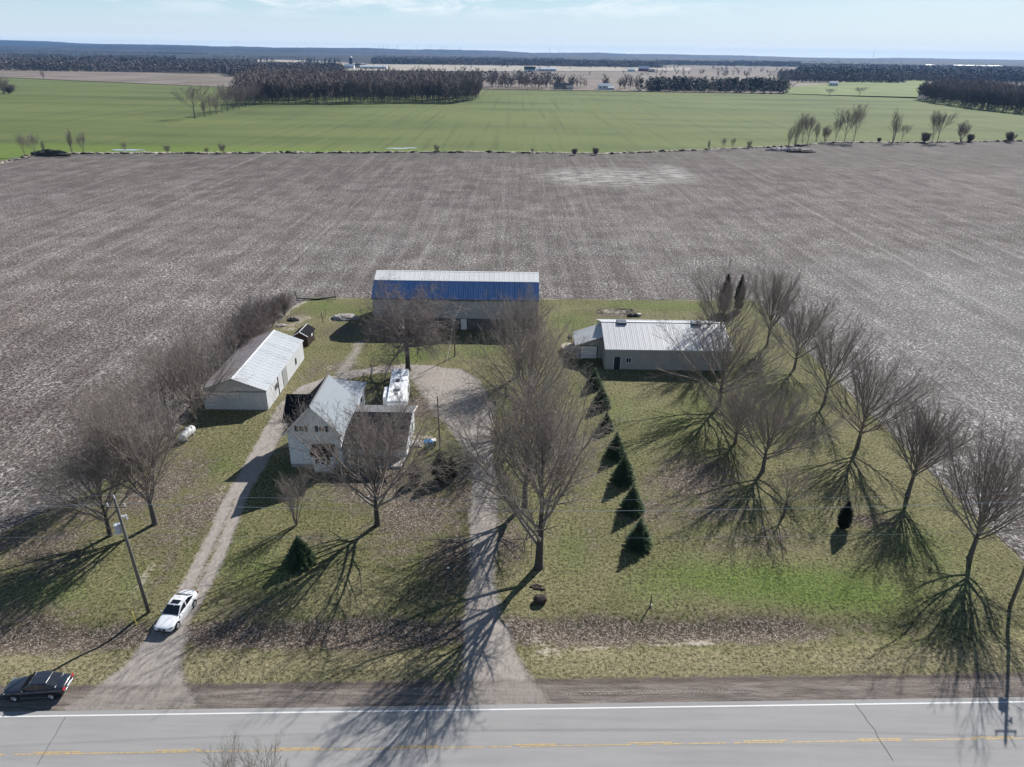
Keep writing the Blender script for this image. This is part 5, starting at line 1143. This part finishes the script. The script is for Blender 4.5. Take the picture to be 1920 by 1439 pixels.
def crown_blob(seed, n=30, cone=False):
    q = random.Random(seed); V = []; F = []
    for k in range(n):
        z = q.uniform(.06, .95); R = (.34 * (1 - z) if cone else .36 * math.sin(pi * min(.98, z * .75 + .22))); a = q.uniform(0, 6.28)
        p_ = Vector((cos(a) * R * q.uniform(.2, 1), sin(a) * R * q.uniform(.2, 1), z)); s_ = .12; b = len(V)
        for _ in range(3): V.append(tuple(p_ + Vector((q.uniform(-s_, s_), q.uniform(-s_, s_), q.uniform(-s_, s_) * .9))))
        F.append((b, b + 1, b + 2))
    return np.array(V), np.array(F)
CB = [crown_blob(s_) for s_ in range(5)]; CC = [crown_blob(s_ + 20, 34, True) for s_ in range(4)]
def poly_pts(poly, n, seed):
    r = random.Random(seed); xs = [p_[0] for p_ in poly]; ys = [p_[1] for p_ in poly]; out = []
    while len(out) < n:
        x, y = r.uniform(min(xs), max(xs)), r.uniform(min(ys), max(ys)); c_ = False
        for (ax, ay), (bx_, by_) in zip(poly, poly[1:] + poly[:1]):
            if (ay > y) != (by_ > y) and x < (bx_ - ax) * (y - ay) / (by_ - ay) + ax: c_ = not c_
        if c_: out.append((x, y))
    return out
far_me = [np_mesh('bare_tree', V, F, M['twig_far']) for V, F in FP]
def wood(name, edge, depth, hh, n_mass, seed, lab, grp, spacing=6.0):
    r = random.Random(seed); pts = []
    for (ax, ay), (bx_, by_) in zip(edge, edge[1:]):
        n = max(1, int(hypot(bx_ - ax, by_ - ay) / spacing)); pts += [(ax + (bx_ - ax) * i / n, ay + (by_ - ay) * i / n) for i in range(n)]
    for x, y in pts:
        o = link('bare_tree', far_me[r.randrange(4)], None, (x + r.uniform(-1, 1), y + r.uniform(0, 6), 0)); k = hh * r.uniform(.72, 1.0); o.scale = (k, k, k); o.rotation_euler = (0, 0, r.uniform(0, 6)); tag(o, lab, 'tree', grp)
    e0, e1 = edge, [(x + (x / 740) * depth, y + depth) for x, y in edge[::-1]]
    P_ = poly_pts(edge + e1, n_mass, seed)
    stamp(name, FM, [(x, y, 0, hh * (.86 + .16 * sin(x * .045) * cos(y * .05 + x * .013)) * r.uniform(.72, 1.12), r.uniform(0, 6.28), r.randrange(4), 1.0) for x, y in P_], M['twig_far'])['kind'] = 'stuff'
wood('woodland', [G(484, 195), G(540, 195), G(620, 195), G(700, 194.5), G(800, 193), G(860, 194), G(898, 187)], 330, 25, 1900, 5, 'bare tree in the front row of the dark woodlot across the green field', 'front row trees of the middle woodlot', 5.0)
P_ = poly_pts([G(440, 203), G(486, 196), G(540, 176), G(560, 160), G(470, 158), G(452, 168)], 420, 15)
stamp('woodland', FM, [(x, y, 0, rnd.uniform(12, 24), rnd.uniform(0, 6.28), rnd.randrange(4), 1.2) for x, y in P_], M['twig_far'])['kind'] = 'stuff'
wood('woodland', [G(1722, 187), G(1760, 194), G(1820, 203), G(1900, 212), G(1990, 222)], 260, 22, 1200, 6, 'bare tree in the front row of the woodlot at the right edge', 'front row trees of the right woodlot', 5.0)
# hedgerow at the far side of the green field
r = random.Random(21); items = []; con = []
for i in range(330):
    px_ = r.uniform(908, 1480); py_ = 166 + (px_ - 908) * .0195 - r.uniform(0, 5.5); x, y = G(px_, py_); k = r.uniform(9, 22) if px_ < 1200 else r.uniform(8, 17)
    if 1030 < px_ < 1160 and py_ > 166: continue
    (con if (px_ > 1200 and r.random() < .55) else items).append((x, y, 0, k, r.uniform(0, 6), r.randrange(4), 1.3))
stamp('hedgerow', FM, items, M['twig_far'])['kind'] = 'stuff'
stamp('conifer_belt', CC, con + [(*G(r.uniform(1215, 1465), r.uniform(163, 172)), 0, r.uniform(9, 17), r.uniform(0, 6), r.randrange(4), 1.4) for _ in range(420)], M['conifer_far'])['kind'] = 'stuff'
# bands of distant forest
def band(name, boxes, m, protos, hmin, hmax, seed, wd_=1.3, sp=None):
    r = random.Random(seed); it = []
    for px0, px1, py0, py1, n in boxes:
        for _ in range(n):
            px_ = r.uniform(px0, px1); u = r.random(); py_ = py0 + (py1 - py0) * u; roll = (px_ - 960) * .01396
            x, y = G(px_, py_ + roll); it.append((x, y, 0, r.uniform(hmin, hmax), r.uniform(0, 6.28), r.randrange(4), wd_))
    o = stamp(name, protos, it, m); o['kind'] = 'stuff'; return o
# coordinates here are rows below the horizon at picture centre (100)
band('forest', [(-60, 470, 127, 146, 3300), (-60, 330, 118, 128, 1600), (430, 640, 134, 150, 1500), (330, 480, 129, 136, 500), (400, 640, 117, 119, 200)], M['wood_far'], CB, 12, 19, 31, 1.5)
band('forest', [(700, 1240, 117, 124, 3600), (1230, 1500, 110, 119, 2200), (1500, 1960, 118, 134, 3600), (700, 1960, 110, 115, 3300), (-60, 390, 108, 116, 2600)], M['wood_far'], CB, 15, 23, 32, 2.0)
band('forest', [(1460, 1700, 134, 146, 1100), (1700, 1960, 133, 142, 1100), (905, 1040, 146, 152, 60)], M['wood_far'], CB, 12, 18, 33, 1.4)
band('conifer_belt', [(60, 330, 126, 138, 170), (330, 520, 128, 134, 60), (1490, 1680, 128, 145, 240), (1700, 1900, 128, 136, 120), (560, 640, 124, 136, 50)], M['conifer_far'], CC, 15, 23, 34, 1.0)
r = random.Random(77); its = []
for i in range(150):
    px_ = r.choice((r.uniform(920, 1500), r.uniform(1230, 1500), r.uniform(540, 900))); py_ = r.choice((129, 133, 137, 141, 126)) + r.uniform(-.6, .6); its.append((*G(px_, py_ + (px_ - 960) * .01396), 0, r.uniform(9, 17), r.uniform(0, 6), r.randrange(4), 1.5))
stamp('field_trees', FM, its, M['twig_far'])['kind'] = 'stuff'
# ridges of forest toward the horizon
def ridge(y0, y1, h0, xl, xr, seed, step, m, name='forest_ridge', left=0):
    r = np.random.RandomState(seed); nx_ = int((xr - xl) / step); ny_ = 7; X = np.linspace(xl, xr, nx_); V = []; 
    base = np.interp(X, np.linspace(xl, xr, 14), r.rand(14)) * h0 * .5 + np.interp(X, np.linspace(xl, xr, 60), r.rand(60)) * h0 * .25
    lift = np.clip(-X / (y0 * .7), 0, 1) * left
    for j in range(ny_):
        f = j / (ny_ - 1); yy = y0 + (y1 - y0) * f; prof = min(1, f * 3) * 1.0
        V.append(np.stack([X, np.full(nx_, yy) + r.rand(nx_) * (y1 - y0) * .08, (h0 * .45 + base + lift) * prof + r.rand(nx_) * 7 * (f > 0) - (2 if f == 0 else 0)], 1))
    V = np.concatenate(V); i, j = np.meshgrid(np.arange(nx_ - 1), np.arange(ny_ - 1)); b0 = (j * nx_ + i).ravel(); Fq = np.stack([b0, b0 + 1, b0 + nx_ + 1, b0 + nx_], 1)
    o = link(name, np_mesh(name, V, Fq, m)); o['kind'] = 'stuff'
ridge(3800, 4500, 15, -4500, -300, 1, 14, M['ridge']); ridge(4700, 5300, 17, 300, 6000, 6, 14, M['ridge']); ridge(5600, 6500, 24, -6500, 6500, 2, 18, M['ridge'], left=14)
ridge(7200, 8000, 44, -8500, 8500, 3, 22, M['ridge'], left=16); ridge(9000, 10500, 64, -12000, 12000, 5, 30, M['ridge'], left=34)

# ------------------------------------------------------------------ far farm buildings
M['far_white'] = simple('far_white_wall', (.75, .76, .76), .6, .05); M['far_roof'] = simple('far_dark_roof', (.07, .07, .08), .7, .2); M['far_metal'] = simple('far_metal_roof', (.60, .63, .66), .4, .1); M['far_tan'] = simple('far_tan_wall', (.42, .37, .30), .8, .1); M['far_red'] = simple('far_red_wall', (.22, .06, .045), .8, .1)
def far_house(px, py, w, dpt, hw_, hr_, wall, roof, label, cat='house', name='farm_building', wins=3):
    x, y = G(px, py); e = empty(name, (x, y, 0), rnd.uniform(-.12, .12), label=label, cat=cat, group='farm buildings in the distance')
    q = MB(); q.prism([(0, -.2), (0, hw_), (dpt / 2, hr_ - .15), (dpt, hw_), (dpt, -.2)], 'x', -w / 2, w / 2); q.obj('wall', M[wall], e)
    q = MB(); q.slab((-w / 2 - .5, -.6, hw_ - .2), (w / 2 + .5, -.6, hw_ - .2), (w / 2 + .5, dpt / 2, hr_), (-w / 2 - .5, dpt / 2, hr_), .2); q.slab((w / 2 + .5, dpt + .6, hw_ - .2), (-w / 2 - .5, dpt + .6, hw_ - .2), (-w / 2 - .5, dpt / 2, hr_), (w / 2 + .5, dpt / 2, hr_), .2); q.obj('roof', M[roof], e)
    for k in range(wins):
        c = -w / 2 + w * (k + .5) / wins; q = MB(); q.box(c - .8, c + .8, -.12, -.01, hw_ * .35, hw_ * .8); q.obj('window', M['window'], e)
for a in [(1056, 168.5, 24, 11, 3.6, 8.5, 'far_tan', 'far_roof', 'dark-roofed bungalow in front of the far hedgerow'), (1068, 169, 9, 9, 3.2, 5.5, 'far_white', 'far_roof', 'small white garage beside the dark-roofed bungalow'),
          (1133, 169, 17, 9, 5.5, 8.5, 'far_white', 'far_metal', 'white two-storey house with a pale roof by the far hedgerow'), (1146, 169.5, 8, 7, 3, 5, 'far_white', 'far_metal', 'small white outbuilding right of the two-storey house'),
          (993, 135, 30, 16, 6, 13, 'far_white', 'far_roof', 'dark-roofed barn with white walls in the far brown fields'), (1025, 134, 55, 20, 6, 10, 'far_white', 'far_metal', 'long metal barn right of the dark-roofed far barn'),
          (1184, 135, 20, 14, 6, 10, 'far_white', 'far_metal', 'white farm building at the left of the right-hand far farmstead'), (1207, 134.5, 32, 18, 8, 15, 'far_red', 'far_metal', 'red barn with a bright roof in the right-hand far farmstead'), (1222, 136, 18, 12, 5, 9, 'far_tan', 'far_roof', 'tan farm building beside the far red barn'),
          (655, 129, 26, 14, 7, 12, 'far_white', 'far_metal', 'white barn next to the far silo'), (700, 129.5, 75, 18, 6, 9, 'far_white', 'far_metal', 'very long low white livestock barn right of the far silo'), (671, 128, 18, 12, 7, 12, 'far_tan', 'far_roof', 'tan farm building beside the far silo'), (612, 130, 16, 10, 5, 9, 'far_white', 'far_roof', 'white far house left of the silo'),
          (1525, 136, 32, 14, 7, 12, 'far_white', 'far_metal', 'pale barn above the conifers right of centre'), (1563, 162, 14, 8, 5, 8, 'far_white', 'far_metal', 'white house half hidden in trees by the pale green field'), (140, 112, 30, 16, 9, 18, 'far_white', 'far_metal', 'white gabled house in the left far forest'), (328, 120, 26, 14, 6, 11, 'far_white', 'far_metal', 'white house at the right end of the left forest'), (215, 116, 50, 14, 4, 7, 'far_white', 'far_metal', 'low white building in the left far forest'),
          (386, 120, 20, 12, 6, 10, 'far_white', 'far_roof', 'white house beside dark firs left of the far fields'), (440, 107, 60, 30, 8, 14, 'far_white', 'far_metal', 'far pale barn above the left brown field')]:
    far_house(*a[:8], a[8], 'barn' if 'barn' in a[8] else 'house')
for px_, py_, w_, lb in ((1824, 121, 190, 'long white greenhouse near the horizon, left of two'), (1858, 121.5, 140, 'long white greenhouse near the horizon, right of two'), (1747, 120, 50, 'small white far shed left of the greenhouses')):
    x, y = G(px_, py_); y0 = 4200; k = y0 / y; x *= k; e = empty('greenhouse', (x, y0, 0), label=lb, cat='greenhouse', group='greenhouses near the horizon')
    q = MB(); q.prism([(0, 0), (0, 14), (20, 18), (40, 14), (40, 0)], 'x', -w_ * .5, w_ * .5); q.obj('wall', M['far_white'], e); q = MB(); q.slab((-w_ / 2 - 1, -1, 14.2), (w_ / 2 + 1, -1, 14.2), (w_ / 2 + 1, 20, 18.6), (-w_ / 2 - 1, 20, 18.6), .3); q.obj('roof', M['far_white'], e)
x, y = G(659, 127); e = empty('silo', (x, y, 0), label='tall dark silo in the far farmstead above the woodlot', cat='silo'); q = MB(); q.cyl((0, 0), 5, 0, 27, 16); q.obj('shaft', M['far_roof'], e); q = MB(); q.cyl((0, 0), 5.2, 27, 31, 16, 0, 1.0); q.obj('dome', M['far_metal'], e)
# wind turbines and mast on the horizon
gw = 'wind turbines on the horizon'
for i, px_ in enumerate((711, 719, 728, 746, 782, 806, 829, 837, 862, 1030, 1048)):
    d = ray(px_, 100 + (px_ - 960) * .014); k = 13500 / d.y; X = d.x * k; e = empty('wind_turbine', (X, 13500, 30), 0, label='tiny pale wind turbine on the horizon above the middle woodlot', cat='turbine', group=gw)
    q = MB(); q.tube([(0, 0, 0), (0, 0, 92)], [3, 2], 6); q.obj('tower', M['far_white'], e)
    for a in range(3): an = i + a * 2.094; q = MB(); q.tube([(0, -3, 92), (cos(an) * 42, -3, 92 + sin(an) * 42)], [1.6, .6], 4); q.obj('blade', M['far_white'], e)
d = ray(1638, 104); X = d.x * 7000 / d.y; q = MB(); q.tube([(X, 7000, 0), (X, 7000, 105)], [1.6, 1.0], 5); tag(q.obj('radio_mast', M['grey_trim']), 'thin radio mast rising above the right horizon', 'mast')
x, y = G(896, 101.5); X = ray(893, 97).x * 9000 / ray(893, 97).y; e = empty('water_tower', (X, 9000, 10), label='small water tower on the horizon near the centre', cat='tower'); q = MB(); q.cyl((0, 0), 3, 0, 45, 8); q.obj('shaft', M['grey_trim'], e); q = MB(); q.blob((0, 0, 50), (11, 11, 8), 1, 0, 2, 0); q.obj('tank', M['grey_trim'], e)
print('TRIS', sum(len(o.data.loops) for o in S.objects if o.type == 'MESH'))
